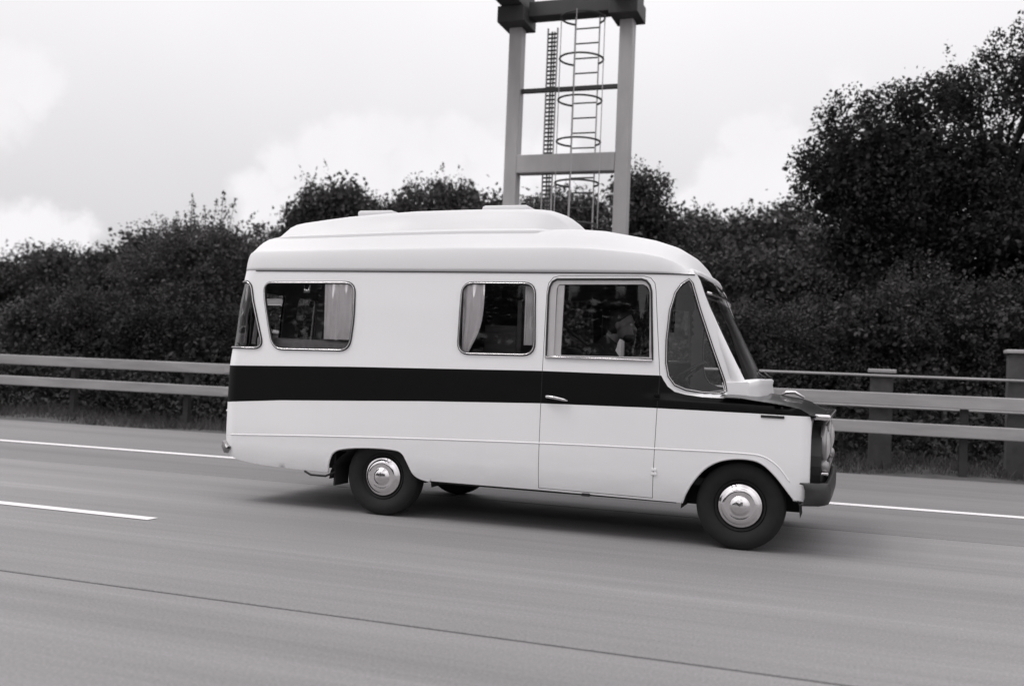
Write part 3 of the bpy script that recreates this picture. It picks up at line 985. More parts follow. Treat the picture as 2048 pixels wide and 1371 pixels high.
DOOR_O, DOOR_I = densify(inset(DOOR, -0.002), .06), densify(inset(DOOR, 0.002), .06)
ST_TOP = [(SB, 1.113), (-1.412, 1.113), (-.284, 1.144), (1.258, 1.173), (2.165, 1.175), (2.182, 1.145), (2.212, 1.10), (2.26, 1.065), (2.336, 1.048), (2.45, 1.036), (2.70, 1.032)]
ST_BOT = [(SB, .805), (-1.41, .814), (-.901, .851), (.369, .906), (1.287, .936), (2.099, .945), (2.788, .943), (XF + FC * PI / 2, .94)]
def st_top(s):
    return ip(s, [p[0] for p in ST_TOP], [p[1] for p in ST_TOP]) if s < 2.70 else 9.0
def st_bot(s):
    return ip(s, [p[0] for p in ST_BOT], [p[1] for p in ST_BOT])
CR = [(x, z) for x, z in zip(CRX, CRZ)]
W_TAIL = densify(rounded([(-1.82, 1.75), (-1.83, 1.30), (-2.19, 1.30), (-2.19, 1.75)], .06), .05)
HOLES = [W_REAR, W_MID, W_DOOR, W_QTR, W_CORN, W_TAIL]
def cdt(loops, lines, grid, bounds):
    V, E = [], []
    for lp in loops:
        b0 = len(V)
        V += [Vector(p) for p in lp]
        E += [(b0 + i, b0 + (i + 1) % len(lp)) for i in range(len(lp))]
    for ln in lines:
        b0 = len(V)
        V += [Vector(p) for p in ln]
        E += [(b0 + i, b0 + i + 1) for i in range(len(ln) - 1)]
    V += [Vector(p) for p in grid]
    r = delaunay_2d_cdt(V, E, [], 0, 1e-5)
    return [tuple(v) for v in r[0]], r[2]
def xclip(ln):
    return densify(ln, 0.05, False)
gx_ = np.concatenate([np.linspace(SB, S1, 8), np.linspace(S1, XR, 10)[1:], np.arange(XR + 0.05, XF, 0.06), np.linspace(XF, XF + FC * PI / 2, 5)])
gz_ = np.concatenate([np.arange(0.3, 0.99, 0.06), [0.995, 1.01, 1.028, 1.044, 1.06], np.arange(1.1, 1.91, 0.06)])
GRID = [(float(a), float(b)) for a in gx_ for b in gz_ if inside((a, b), OUT)]
GRID = [g for g in GRID if min(math.hypot(g[0] - p[0], g[1] - p[1]) for p in OUT) > 0.012]
lines_ = [xclip(ST_TOP), xclip(ST_BOT), xclip(CR)]
pts2, tris = cdt([OUT] + HOLES + [DOOR_O, DOOR_I], lines_, GRID, None)
cls = {'body': [], 'door': []}
groove = set()
for t in tris:
    for q in range(1, len(t) - 1):
        tr3 = (t[0], t[q], t[q + 1])
        c = (sum(pts2[i][0] for i in tr3) / 3, sum(pts2[i][1] for i in tr3) / 3)
        if not inside(c, OUT) or any(inside(c, h) for h in HOLES):
            continue
        s_ = 1 if (st_bot(c[0]) < c[1] < st_top(c[0])) else 0
        if inside(c, DOOR_I):
            cls['door'].append((tr3, s_))
        elif inside(c, DOOR_O):
            cls['body'].append((tr3, 2))
        else:
            cls['body'].append((tr3, s_))
def shell(name, tl, sign, parent, far=False):
    used = sorted({i for t, _ in tl for i in t})
    mp = {a: b for b, a in enumerate(used)}
    gv = set()
    V = [P(pts2[i][0], pts2[i][1], sign) for i in used]
    F = [tuple(mp[i] for i in (t if sign < 0 else t[::-1])) for t, _ in tl]
    me = bpy.data.meshes.new(name)
    me.from_pydata(V, [], F)
    for k in ('white', 'black', 'under', 'lining'):
        me.materials.append(MAT[k])
    for p_, (_, s_) in zip(me.polygons, tl):
        p_.material_index = s_
        p_.use_smooth = True
    N = []
    for i in used:
        q, z = pts2[i]
        e = 0.0025
        n_ = (P(q + e, z, sign) - P(q - e, z, sign)).cross(P(q, z + e, sign) - P(q, z - e, sign))
        n_ = n_.normalized() * (1 if sign < 0 else -1)
        N.append(n_)
    for p_ in me.polygons:
        if p_.normal.dot(N[p_.vertices[0]]) < 0:
            p_.flip()
    me.update()
    me.normals_split_custom_set_from_vertices(N)
    o = link(name, me, None, parent)
    return o
body = None
doors = {}
for sign in (-1, 1):
    o = shell('body_side', cls['body'], sign, van)
    if sign < 0: body = o
    d = shell('cab_door', cls['door'], sign, van)
    doors[sign] = d
    both = [t for t, _ in cls['body'] + cls['door']]
    used = sorted({i for t in both for i in t})
    mp = {a: b for b, a in enumerate(used)}
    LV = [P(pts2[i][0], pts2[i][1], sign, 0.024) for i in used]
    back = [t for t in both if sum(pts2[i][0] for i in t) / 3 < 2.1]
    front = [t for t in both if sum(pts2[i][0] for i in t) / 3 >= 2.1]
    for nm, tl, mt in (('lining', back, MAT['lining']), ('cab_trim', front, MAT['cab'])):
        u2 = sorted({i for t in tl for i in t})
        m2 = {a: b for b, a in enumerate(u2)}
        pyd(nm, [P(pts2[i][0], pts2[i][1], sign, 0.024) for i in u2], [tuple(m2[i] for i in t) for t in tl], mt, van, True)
    for ar in (ARCH_R, ARCH_F):
        MB().tube([P(a, b, sign, .010) for a, b in ar], 0.0115, 8).build('arch_lip', MAT['white'], van, True)

def loop3(loop, sign, off=0.0):
    return [P(a, b, sign, off) for a, b in loop]
def pane(name, loop, sign, parent, off, mat):
    g = [(a, b) for a in np.arange(-2.2, 3.2, 0.06) for b in np.arange(1.0, 1.95, 0.08) if inside((a, b), loop)]
    v2, t2 = cdt([loop], [], g, None)
    F = []
    for t in t2:
        for q in range(1, len(t) - 1):
            k = (t[0], t[q], t[q + 1])
            c = (sum(v2[i][0] for i in k) / 3, sum(v2[i][1] for i in k) / 3)
            if inside(c, loop):
                F.append(k)
    return pyd(name, [P(a, b, sign, off) for a, b in v2], F, mat, parent, True)
for sign in (-1, 1):
    for lp, par in ((W_REAR, van), (W_MID, van), (W_CORN, van), (W_QTR, van), (W_TAIL, van)):
        fr = MB().tube(loop3(lp, sign, -0.002), 0.011, 8, closed=True).build('window_frame', MAT['rubber'], par, True)
        MB().tube(loop3(lp, sign, -0.0115), 0.0036, 6, closed=True).build('bright_trim', MAT['chrome'], fr, True)
        pane('pane', lp, sign, fr, 0.008, MAT['glass'])
    # door window: aluminium frame set into the opening
    D = doors[sign]
    MB().tube(loop3(W_DOOR, sign, 0.0), 0.008, 8, closed=True).build('window_seal', MAT['rubber'], D, True)
    v2, t2 = cdt([W_DOOR, W_DGLASS], [], [], None)
    F = []
    for t in t2:
        for q in range(1, len(t) - 1):
            k = (t[0], t[q], t[q + 1])
            c = (sum(v2[i][0] for i in k) / 3, sum(v2[i][1] for i in k) / 3)
            if inside(c, W_DOOR) and not inside(c, W_DGLASS):
                F.append(k)
    fo = pyd('window_frame', [P(a, b, sign, 0.014) for a, b in v2], F, MAT['alu'], D)
    sm = fo.modifiers.new('thickness', 'SOLIDIFY')
    sm.thickness = 0.02
    sm.offset = 0
    pane('pane', W_DGLASS, sign, D, 0.018, MAT['glass'])
    # sliding sash stile at the back and slim sill strip
    if sign < 0:
      pts = [P(1.395, z, sign, 0.024) for z in np.linspace(1.293, 1.808, 8)]
      b = MB()
      for i in range(7):
        a_, c_ = pts[i], pts[i + 1]
        b.box((a_.x - .026, min(a_.y, c_.y) - .008, a_.z), (a_.x + .026, max(a_.y, c_.y) + .008, c_.z))
      b.build('sash_stile', MAT['alu'], D)
    MB().tube([P(a, 1.277, sign, -0.010) for a in np.linspace(1.31, 2.10, 10)], 0.009, 6).build('sill_strip', MAT['chrome'], D, True)
    # handle
    h = MB()
    hp = [P(1.33, 0.985, sign, -0.002), P(1.345, 0.99, sign, -0.03), P(1.40, 0.985, sign, -0.038), P(1.46, 0.975, sign, -0.036), P(1.50, 0.968, sign, -0.02)]
    h.tube(hp, [.011, .013, .012, .011, .008], 8)
    h.lathe([(0.0, 0.0), (0.03, 0.0), (0.028, 0.012), (0.0, 0.014)], P(1.335, 0.985, sign, 0.012 if sign > 0 else 0.012), 'Y', 20)
    h.build('handle', MAT['chrome'], D, True)
    for z in (0.50, 1.02):
        pp = P(2.14, z, sign)
        for dz in (-.014, .014):
            hg = MB().box((2.125, -.008, -.010), (2.162, .008, .010), 0.003).build('hinge', MAT['white'] if z < 0.9 else MAT['black'], D)
            hg.location = (0, pp.y, z + dz)
    MB().tube([P(x, z, sign, 0.001) for x, z in densify(chaikin(CR[:5] + [(2.90, .655), (2.99, .595), (3.06, .50)], 2, False), .06, False)], 0.0055, 6).build('waist_moulding', MAT['white'], van, True)
    # drip moulding under the roof
    MB().tube([P(s, ZT - 0.003, sign, -0.003) for s in np.linspace(-1.30, 2.36, 80)], 0.0042, 6).build('drip_moulding', MAT['rubber'], van, True)
    # fender badge plate
    b = MB()
    b.box((2.86, -.004, .918), (3.015, .004, .936), 0.002)
    o = b.build('wing_badge', MAT['rubber'], van)
    o.location = (0, sign * (hw(2.93, .927) + 0.003), 0)

# ---------------- roof shell
SEC = [(.845, 1.9), (.842, 1.93), (.838, 1.96), (.831, 2.0), (.822, 2.04), (.812, 2.072), (.808, 2.082), (.804, 2.089), (.797, 2.092), (.782, 2.101), (.745, 2.132), (.69, 2.182), (.62, 2.235), (.5, 2.268), (.35, 2.287), (.18, 2.297), (0, 2.30)]
SZX = [-1.3805, -1.377, -1.365, -1.345, -1.315, -1.25, -1.14, -1.0, -.5, 0, .5, 1.4, 1.6, 1.79, 1.99, 2.154, 2.254, 2.315, 2.357, 2.375, 2.38]
SZV = [0, .28, .52, .68, .78, .85, .88, .90, .935, .975, 1, 1, .96, .87, .77, .64, .49, .33, .15, .05, 0]
rows = []
for x, k in [(x_, ip(x_, SZX, SZV)) for x_ in sorted({round(float(q), 3) for q in SZX + list(np.arange(-1.17, 2.3, 0.07))})]:
    w0 = hw(min(max(x, XR), 2.36), ZT)
    if x < XR + 0.085:
        a = min(1.0, max(0.0, (XR + 0.085 - x) / RC))
        w0 = w0 - RC + RC * math.sqrt(max(0.0, 1 - a * a)) if a < 1 else w0 - RC
    row = []
    for sgn in (-1, 1):
        half = []
        for (y, z) in SEC:
            yy = y / .845 * (w0 + 0.002)
            bow = 0.05 * (yy / .7) ** 2 * sst(1.9, 2.37, x)
            half.append((x - bow, sgn * yy, 1.9 + (z - 1.9) * k))
        row += half if sgn < 0 else half[::-1][1:]
    rows.append(row)
rf = MB().grid(rows).build('roof', MAT['roof'], van, True, angle=24)
rf.data.materials.append(MAT['lining'])
sm = rf.modifiers.new('thickness', 'SOLIDIFY')
sm.thickness = 0.02
sm.offset = -1
sm.material_offset = 1
if rf.data.polygons[len(rf.data.polygons) // 2].normal.z < 0:
    rf.data.flip_normals()
# ---------------- raised roof
PSEC = [(.645, -.02), (.640, .006), (.615, .014), (.592, .03), (.52, .160), (.505, .178), (.48, .194), (.42, .210), (.28, .229), (.0, .246)]
PX = [-1.27, -1.23, -1.19, -1.13, -1.08, -1.0, -.8, -.6, -.3, 0, .4, .8, .95, 1.04, 1.10, 1.13, 1.17, 1.22, 1.26, 1.295, 1.32, 1.335, 1.36]
PK = [0, .10, .28, .58, .67, .72, .82, .90, .96, 1, 1, .995, .985, .97, .95, .93, .88, .77, .62, .42, .20, .06, 0]
rows = []
for x, k in [(x_, ip(x_, PX, PK)) for x_ in sorted({round(float(q), 3) for q in PX + list(np.arange(-.95, 1.0, 0.1))})]:
    zb = 1.9 + .335 * ip(x, SZX, SZV)
    cw = 1.0
    if x > 1.11:
        cw = 1 - 0.42 * ((x - 1.11) / 0.25) ** 1.6
    if x < -0.95:
        cw = 1 - 0.06 * ((-0.95 - x) / 0.29) ** 2
    row = []
    for sgn in (-1, 1):
        half = []
        for (y, z) in PSEC:
            yy = y * cw
            zz = zb + (z * k if z > .02 else z)
            if z > .02:
                zz = max(zz, zb + .012 + .045 * (1 - (y / .6) ** 2) * (1.0 if k < .5 else 1.0))
            half.append((x, sgn * yy, zz))
        row += half if sgn < 0 else half[::-1][1:]
    rows.append(row)
pr = MB().grid(rows).build('raised_roof', MAT['roof'], van, True, angle=26)
MB().box((-0.68, -.16, 2.44), (-.34, .16, 2.497), 0.022).build('roof_vent', MAT['roof'], van, True, angle=40)
MB().box((0.49, -.20, 2.45), (.90, .20, 2.518), 0.028).build('roof_vent', MAT['roof'], van, True, angle=40)

# ---------------- windscreen, pillars, visor, scuttle
def ws_point(v, u):
    """v 0 base..1 top, u -1..1 across"""
    zs = 1.155 + (1.90 - 1.155) * v
    hwid = (0.655 + (0.720 - 0.655) * v)
    xc = 2.79 + (2.395 - 2.79) * v
    bow = 0.085 + (0.045 - 0.085) * v
    return Vector((xc - bow * u * u, hwid * u, zs))
rows = [[ws_point(v, u) for u in np.linspace(-1, 1, 17)] for v in np.linspace(0, 1, 9)]
loop = [ws_point(0, u) for u in np.linspace(-1, 1, 21)] + [ws_point(v, 1) for v in np.linspace(0, 1, 12)[1:]] + \
       [ws_point(1, u) for u in np.linspace(1, -1, 21)[1:]] + [ws_point(v, -1) for v in np.linspace(1, 0, 12)[1:-1]]
wf = MB().tube(loop, 0.012, 8, closed=True).build('windscreen', MAT['rubber'], van, True)
MB().grid(rows).build('pane', MAT['glass'], wf, True)
for sign in (-1, 1):
    b = MB()
    rowsP = []
    for v in np.linspace(-0.13, 1.02, 10):
        c = ws_point(v, sign * 1.0) + Vector((-.03, sign * .006, 0))
        rowsP.append(c)
    b.tube(rowsP, [.064, .046, .042, .039, .037, .036, .036, .036, .037, .038], 12)
    b.build('windscreen_pillar', MAT['white'], van, True)
# header over the windscreen
b = MB()
b.tube([Vector((2.395 - .055 * u * u - .012, .735 * u, 1.915)) for u in np.linspace(-1, 1, 17)], 0.030, 10)
b.build('windscreen_header', MAT['white'], van, True)
# sun visor
rows = [[Vector((2.385 + .105 * t - .05 * u * u, .68 * u, 1.93 - .15 * t)) for u in np.linspace(-1, 1, 15)] for t in np.linspace(0, 1, 5)]
vz = MB().grid(rows).build('sun_visor', MAT['visor'], van, True)
MB().tube([Vector((2.492 - .05 * u * u, .68 * u, 1.778)) for u in np.linspace(-1, 1, 15)], 0.011, 8).build('visor_edge', MAT['chrome'], vz, True)
# scuttle
b = MB()
rows = []
for u in np.linspace(-1, 1, 21):
    e = 1 - abs(u) ** 6 * 0.25
    xb = -0.035 * u * u
    y = .715 * u
    zf = 1 - .15 * sst(.86, 1.0, abs(u))
    xr = -.05 * sst(.86, 1.0, abs(u))
    rows.append([Vector((2.635 + xb, y, 1.02)), *[Vector((xx + xb + xr, y, 1.02 + (zz - 1.02) * zf)) for xx, zz in ((2.845, 1.025), (2.85, 1.06), (2.838, 1.13), (2.845, 1.165), (2.83, 1.178), (2.77, 1.172), (2.70, 1.165), (2.655, 1.165))]])
b.grid(rows)
for row_ in (rows[0], rows[-1]):
    b.b.faces.new([b.b.verts.new(q) for q in row_])
b.build('scuttle', MAT['white'], van, True, angle=62)
# wipers
for y in (-.28, .30):
    MB().tube([(2.83, y, 1.185), (2.80, y + .02, 1.20), (2.735, y + .34, 1.235)], [.009, .007, .005], 6).build('wiper', MAT['rubber'], van, True)

# ---------------- bonnet
TOPX = [2.60, 2.745, 2.80, 2.92, 3.11, 3.18, 3.22]
TOPZ = [1.043, 1.040, 1.030, 1.018, 0.992, 0.965, 0.945]
rows = []
for x in list(np.arange(2.58, 3.17, 0.05)) + [3.18, 3.21, 3.24, 3.262, 3.275]:
    zt = ip(x, TOPX, TOPZ) if x < 3.19 else 0.955
    row = []
    for u in np.linspace(-1, 1, 29):
        y = u * (hw(min(x, 3.13), 0.96) - 0.004)
        crown = 0.030 * (1 - abs(u) ** 4) + 0.014 * math.exp(-(u / .16) ** 2)
        drop = 0.0
        if x > 3.1:
            q_ = (x - 3.1) / .175
            crown *= 1 - q_ ** 2
            drop = max(0.0, zt - 0.948) * q_ ** 1.6 + .006 * q_ ** 6
        fx = x - 0.07 * u ** 4 * sst(3.0, 3.27, x)
        row.append((fx, y, zt + crown - drop + .002))
    rows.append(row)
MB().grid(rows).build('bonnet', MAT['bonnet'], van, True, angle=40)
MB().tube([(2.93, -.05, 1.062), (2.97, -.05, 1.085), (3.03, -.05, 1.085), (3.10, -.05, 1.05)], [.008, .014, .014, .008], 8).build('bonnet_handle', MAT['chrome'], van, True)
# ---------------- nose: front panel, grille, lamps, bumper
MB().box((3.08, -.83, .36), (3.185, .83, .915), 0.012).build('front_panel', MAT['white'], van)
gp = []
b = MB()
prof = densify(chaikin([(-.815, .36), (-.815, .925), (.815, .925), (.815, .36)], 3), .2)
vf = [b.b.verts.new((3.255, y * .985, .36 + (z - .36) * .985)) for y, z in prof]
vb = [b.b.verts.new((3.17, y, z)) for y, z in prof]
nP = len(prof)
for i in range(nP):
    b.b.faces.new((vf[i], vf[(i + 1) % nP], vb[(i + 1) % nP], vb[i]))
b.b.faces.new(vf)
gpan = b.build('grille_panel', MAT['rubber'], van)
for k in range(7):
    z = .62 + .042 * k
    MB().box((3.256, -.38, z), (3.272, .38, z + .014), 0.003).build('grille_bar', MAT['dull'], gpan)
MB().box((3.20, -.80, .915), (3.312, .80, .955), 0.014).build('bonnet_lip', MAT['chrome'], van)
MB().box((3.256, -.78, .545), (3.305, .78, .565), 0.006).build('grille_moulding', MAT['chrome'], van)
for sign in (-1, 1):
    c = (3.246, sign * .585, .74)
    lamp = MB().lathe([(.135, 0), (.140, .02), (.128, .042), (.112, .04), (.108, .03)], c, 'X', 40).build('headlamp', MAT['dull'], van, True)
    MB().lathe([(.108, .031), (.09, .048), (.05, .06), (0.001, .064)], c, 'X', 32).build('lens', MAT['alu'], lamp, True)
    c2 = (3.256, sign * .72, .60)
    MB().lathe([(.04, 0), (.045, .03), (.03, .05), (.001, .058)], c2, 'X', 20).build('indicator', MAT['dull'], van, True)
bp = [Vector((3.17, s_ * .90, .44)) for s_ in (1,)] 
rows = []
for u in np.linspace(-1, 1, 31):
    a = abs(u)
    y = .93 * u
    xf = 3.335 - .02 * u * u - .15 * max(0, (a - .88) / .12) ** 2
    rows.append([Vector((xf - .035, y, .345)), Vector((xf - .008, y, .355)), Vector((xf + .004, y, .40)), Vector((xf + .004, y, .45)), Vector((xf - .01, y, .492)), Vector((xf - .035, y, .50))])
fb = MB().grid(rows).build('front_bumper', MAT['bumper'], van, True, angle=50)
sm = fb.modifiers.new('thickness', 'SOLIDIFY')
sm.thickness = 0.012
sm.offset = -1
for y in (-.62, .62):
    MB().box((3.10, y - .03, .33), (3.29, y + .03, .41), 0.006).build('bumper_iron', MAT['under'], van)
# rear corner bumper and lamps
for sign in (-1, 1):
    b = MB()
    rows = []
    for s_ in np.linspace(-1.355, S1 - .12, 14):
        e = 1 - max(0, (s_ + 1.415) / .06) if s_ > -1.415 else 1
        e = max(.2, e)
        rows.append([P(s_, .445 - .055 * e, sign, 0.0), P(s_, .445 - .05 * e, sign, -.028), P(s_, .445, sign, -.042), P(s_, .445 + .045 * e, sign, -.03), P(s_, .445 + .05 * e, sign, 0)])
    b.grid(rows)
    b.build('rear_bumper_end', MAT['dull'], van, True, angle=60)
    pp = P(S1 - .05, .72, sign)
    MB().lathe([(.001, -.035), (.025, -.03), (.036, -.012), (.04, 0.01)], pp, 'X', 20).build('tail_lamp', MAT['dull'], van, True)
pp = P(S1 + .02, .735, -1, -.012)
MB().ball(pp, .013, 2, (1.3, 1, 1)).build('tail_hinge', MAT['chrome'], van, True)
MB().tube([P(-.66, .30, -1, -.01) + Vector((0, 0, -.0)), P(-.60, .275, -1, -.02), P(-.47, .275, -1, -.02), P(-.40, .31, -1, 0.02)], .009, 6).build('tow_eye', MAT['under'], van, True)

# ---------------- wheels
def wheel(x, y, sign, r=0.303, w=0.085):
    ty = MB()
    pr_ = [(.175, .055), (.19, .078), (.215, .088), (.25, .090), (.275, .084), (.291, .074), (.297, .066), (.300, .052), (r, .04), (r, .014), (r - .006, .010), (r - .006, -.010), (r, -.014), (r, -.04), (.300, -.052), (.297, -.066), (.291, -.074), (.25, -.09), (.19, -.078), (.175, -.055)]
    root = bpy.data.objects.new('wheel', None)
    C.objects.link(root)
    root.parent = van
    root.location = (x, y, r - 0.001)
    ty.lathe([(a, b_ * (w / .085)) for a, b_ in pr_], (0, 0, 0), 'Y', 64)
    ty.build('tyre', MAT['tyre'], root, True, angle=50)
    MB().lathe([(.178, sign * .05), (.172, sign * .066), (.160, sign * .058), (.150, sign * .03), (.06, sign * .03), (.06, -sign * .05), (.178, -sign * .05)], (0, 0, 0), 'Y', 48).build('rim', MAT['tyre'], root, True, angle=40)
    MB().lathe([(.150, sign * .050), (.152, sign * .060), (.146, sign * .067), (.136, sign * .068), (.126, sign * .078), (.110, sign * .088), (.092, sign * .090), (.074, sign * .084), (.066, sign * .086), (.056, sign * .100), (.036, sign * .109), (.001, sign * .112)], (0, 0, 0), 'Y', 56).build('hubcap', MAT['chrome'], root, True, angle=60)
    return root
for sign in (-1, 1):
    wheel(0.0, sign * .755, sign)
    wheel(2.735, sign * .765, sign)
# wheel housings, floor, underbody
for x, r_, z0 in ((0.0, .47, .0), (2.735, .44, .0)):
    for sign in (-1, 1):
        b = MB()
        arc = [(x + (.40 if x else .44) * math.cos(a), .255 + (.30 if x == 0 else .405) * math.sin(a)) for a in np.linspace(0, PI, 16)]
        r1 = [Vector((p[0], sign * .875, p[1])) for p in arc]
        r2 = [Vector((p[0], sign * .56, p[1])) for p in arc]
        b.grid([r1, r2])
        bb = [b.b.verts.new(q) for q in r2]
        b.b.faces.new(bb)
        b.build('wheel_housing', MAT['under'], van)
MB().box((-1.30, -.83, .42), (-.50, .83, .46)).box((-.46, -.555, .40), (.46, .555, .60)).box((.48, -.84, .36), (2.28, .84, .46)).box((2.25, -.555, .40), (3.12, .555, .62)).build('floor', MAT['under'], van)
b = MB()
for y in (-.42, .42):
    b.box((-1.3, y - .04, .29), (3.05, y + .04, .40))
b.box((.60, -.30, .23), (1.35, .10, .36), 0.02)
b.box((.50, .28, .20), (1.0, .60, .36), 0.03)
b.build('chassis', MAT['under'], van)
MB().tube([(0, -.70, .30), (0, .70, .30)], .045, 10).ball((0, 0, .29), .12).build('rear_axle', MAT['under'], van)
MB().tube([(2.735, -.70, .28), (2.735, .70, .28)], .035, 10).build('front_axle', MAT['under'], van)
MB().tube([(1.2, .3, .24), (0.3, .35, .22), (-.8, .5, .24), (-1.42, .5, .26)], .025, 8).build('exhaust_pipe', MAT['under'], van)
for sign in (-1, 1):
    MB().box((-.425, sign * .72 - .11, .20), (-.41, sign * .72 + .11, .46)).build('mudflap', MAT['rubber'], van)
    MB().tube([P(s, .297, sign, .012) for s in np.linspace(.5, 2.30, 30)], .010, 6).build('sill_trim', MAT['under'], van, True)
    o = MB().box((1.62, -.02, .286), (1.68, .02, .306), .003).build('jacking_point', MAT['under'], van)
    o.location = (0, sign * .865, 0)

# ---------------- cabin fittings
def curtain(x0, x1, z0, z1, y, n=7, amp=0.018, gather=0.0, tie=None, axis='x'):
    rows = []
    for t in np.linspace(0, 1, 14):
        row = []
        z = z1 + (z0 - z1) * t
        for u in np.linspace(0, 1, n * 8 + 1):
            k = 1.0
            if tie is not None:
                k = 1 - gather * math.exp(-((t - tie) / .35) ** 2)
            xx = x0 + (x1 - x0) * u * k
            row.append((xx, y + amp * (0.65 * math.sin(u * n * 2 * PI + t * .6 + 1.3 * math.sin(u * 4.1)) + 0.45 * math.sin(u * n * 3.3 + 2 * t)) * (0.6 + .4 * t), z))
        rows.append(row)
    return MB().grid(rows).build('curtain', MAT['cloth'], van, True, fix=False)
curtain(-.57, -.30, 1.355, 1.80, -.842, 5)
curtain(.625, .80, 1.20, 1.81, -.842, 3, 0.015, .75, 1.0)
curtain(-.57, -.30, 1.355, 1.80, .80, 5)
# corner curtains hanging on the tail windows
b = MB()
rows = []
for t in np.linspace(0, 1, 10):
    rows.append([P(S1 - .15 - .07 * u * (1 - .3 * t), 1.80 - .50 * t, -1, .045 + .012 * math.sin(u * 19)) for u in np.linspace(0, 1, 30)])
b.grid(rows).build('curtain', MAT['cloth'], van, True, fix=False)
# bench seats in the back
for (x0, x1) in ((-1.20, -.30),):
    for sign in (-1, 1):
        MB().box((x0, sign * .60 - .19, .47), (x1, sign * .60 + .19, .80), .01).build('bench_box', MAT['wood'], van)
        MB().box((x0, sign * .60 - .19, .802), (x1, sign * .60 + .19, .93), .03).build('cushion', MAT['seat'], van, True, angle=50)
        MB().box((x0 - .0, sign * .755 - .045, .932), (x1 + .06, sign * .755 + .045, 1.350), .03).build('backrest', MAT['seat'], van, True, angle=50)
MB().box((-1.28, -.70, 1.0), (-1.215, .70, 1.365), .02).build('backrest', MAT['seat'], van, True, angle=50)
MB().tube([(-.86, -.10, .47), (-.86, -.10, 2.15)], .016, 8).build('roof_pole', MAT['alu'], van, True)
MB().box((-.20, .42, .47), (-.04, .84, 1.9), .008).build('wardrobe', MAT['wood'], van)
MB().box((-.02, .38, .47), (.62, .82, 1.16), .008).build('galley_cabinet', MAT['wood'], van)
MB().box((.66, -.45, .47), (.93, -.36, 1.52), .008).build('partition_panel', MAT['wood'], van)
MB().box((.80, -.30, 1.36), (.86, -.24, 1.40)).box((.80, -.355, 1.30), (.88, -.31, 1.40), .006).build('switch_box', MAT['dull'], van)
MB().box((1.02, -.72, .47), (1.06, -.20, 1.70), .008).build('partition_panel', MAT['lining'], van)
curtain(1.10, 1.19, 1.36, 1.80, -.78, 2, 0.012)
# cab seats
for y in (-.43, .40):
    st = empty('cab_seat')
    st.parent = van
    st.location = (0, y, 0)
    if y > 0:
        MB().box((1.345, -.15, 1.43), (1.445, .15, 1.72), .04).build('headrest', MAT['vinyl'], st, True, angle=50)
        MB().box((1.385, -.05, 1.33), (1.405, .05, 1.44)).build('headrest_post', MAT['vinyl'], st)
        st.location.x = .085
    MB().box((1.42, -.24, .47), (1.98, .24, .66), .02).build('seat_base', MAT['under'], st)
    MB().box((1.42, -.25, .662), (2.00, .25, .79), .04).build('cushion', MAT['vinyl'], st, True, angle=50)
    MB().box((1.36, -.24, .78), (1.46, .24, 1.36), .035, Matrix.Rotation(rad(-6), 3, 'Y'), (1.41, 0, .78)).build('backrest', MAT['vinyl'], st, True, angle=50)
# inner header rail over the far cab door
MB().box((1.28, .775, 1.735), (2.12, .80, 1.875), .006).build('header_rail', MAT['lining'], van)
# dashboard and steering wheel
MB().box((2.42, -.66, .86), (2.60, .66, 1.075), .03).build('dashboard', MAT['cab'], van, True, angle=50)
MB().box((2.10, -.80, .42), (2.62, .80, .47)).build('toe_board', MAT['under'], van)
swc = Vector((2.23, -.43, 1.17))
swn = Vector((-.55, 0, .83)).normalized()
su = Vector((0, 1, 0))
sv = swn.cross(su).normalized()
SW = [swc + (su * math.cos(a) + sv * math.sin(a)) * .205 for a in np.linspace(0, 2 * PI, 40, endpoint=False)]
sw = MB().tube(SW, .0125, 8, closed=True)
for a in (rad(90), rad(210), rad(330)):
    sw.tube([swc - swn * .03, swc + (su * math.cos(a) + sv * math.sin(a)) * .205], .009, 6)
sw.ball(swc - swn * .03, .04)
sw.tube([swc - swn * .03, swc - swn * .45], .022, 8)
sw.build('steering_wheel', MAT['rubber'], van, True)
# rear view mirror and sun shade inside
MB().box((2.30, -.10, 1.76), (2.315, .10, 1.82), .006).build('mirror', MAT['dull'], van)
# seat belt strap down from the door post
MB().tube([P(1.30, 1.62, -1, .08), (1.46, -.70, 1.46), (1.56, -.60, 1.37)], .014, 6).build('belt_strap', MAT['vinyl'], van)

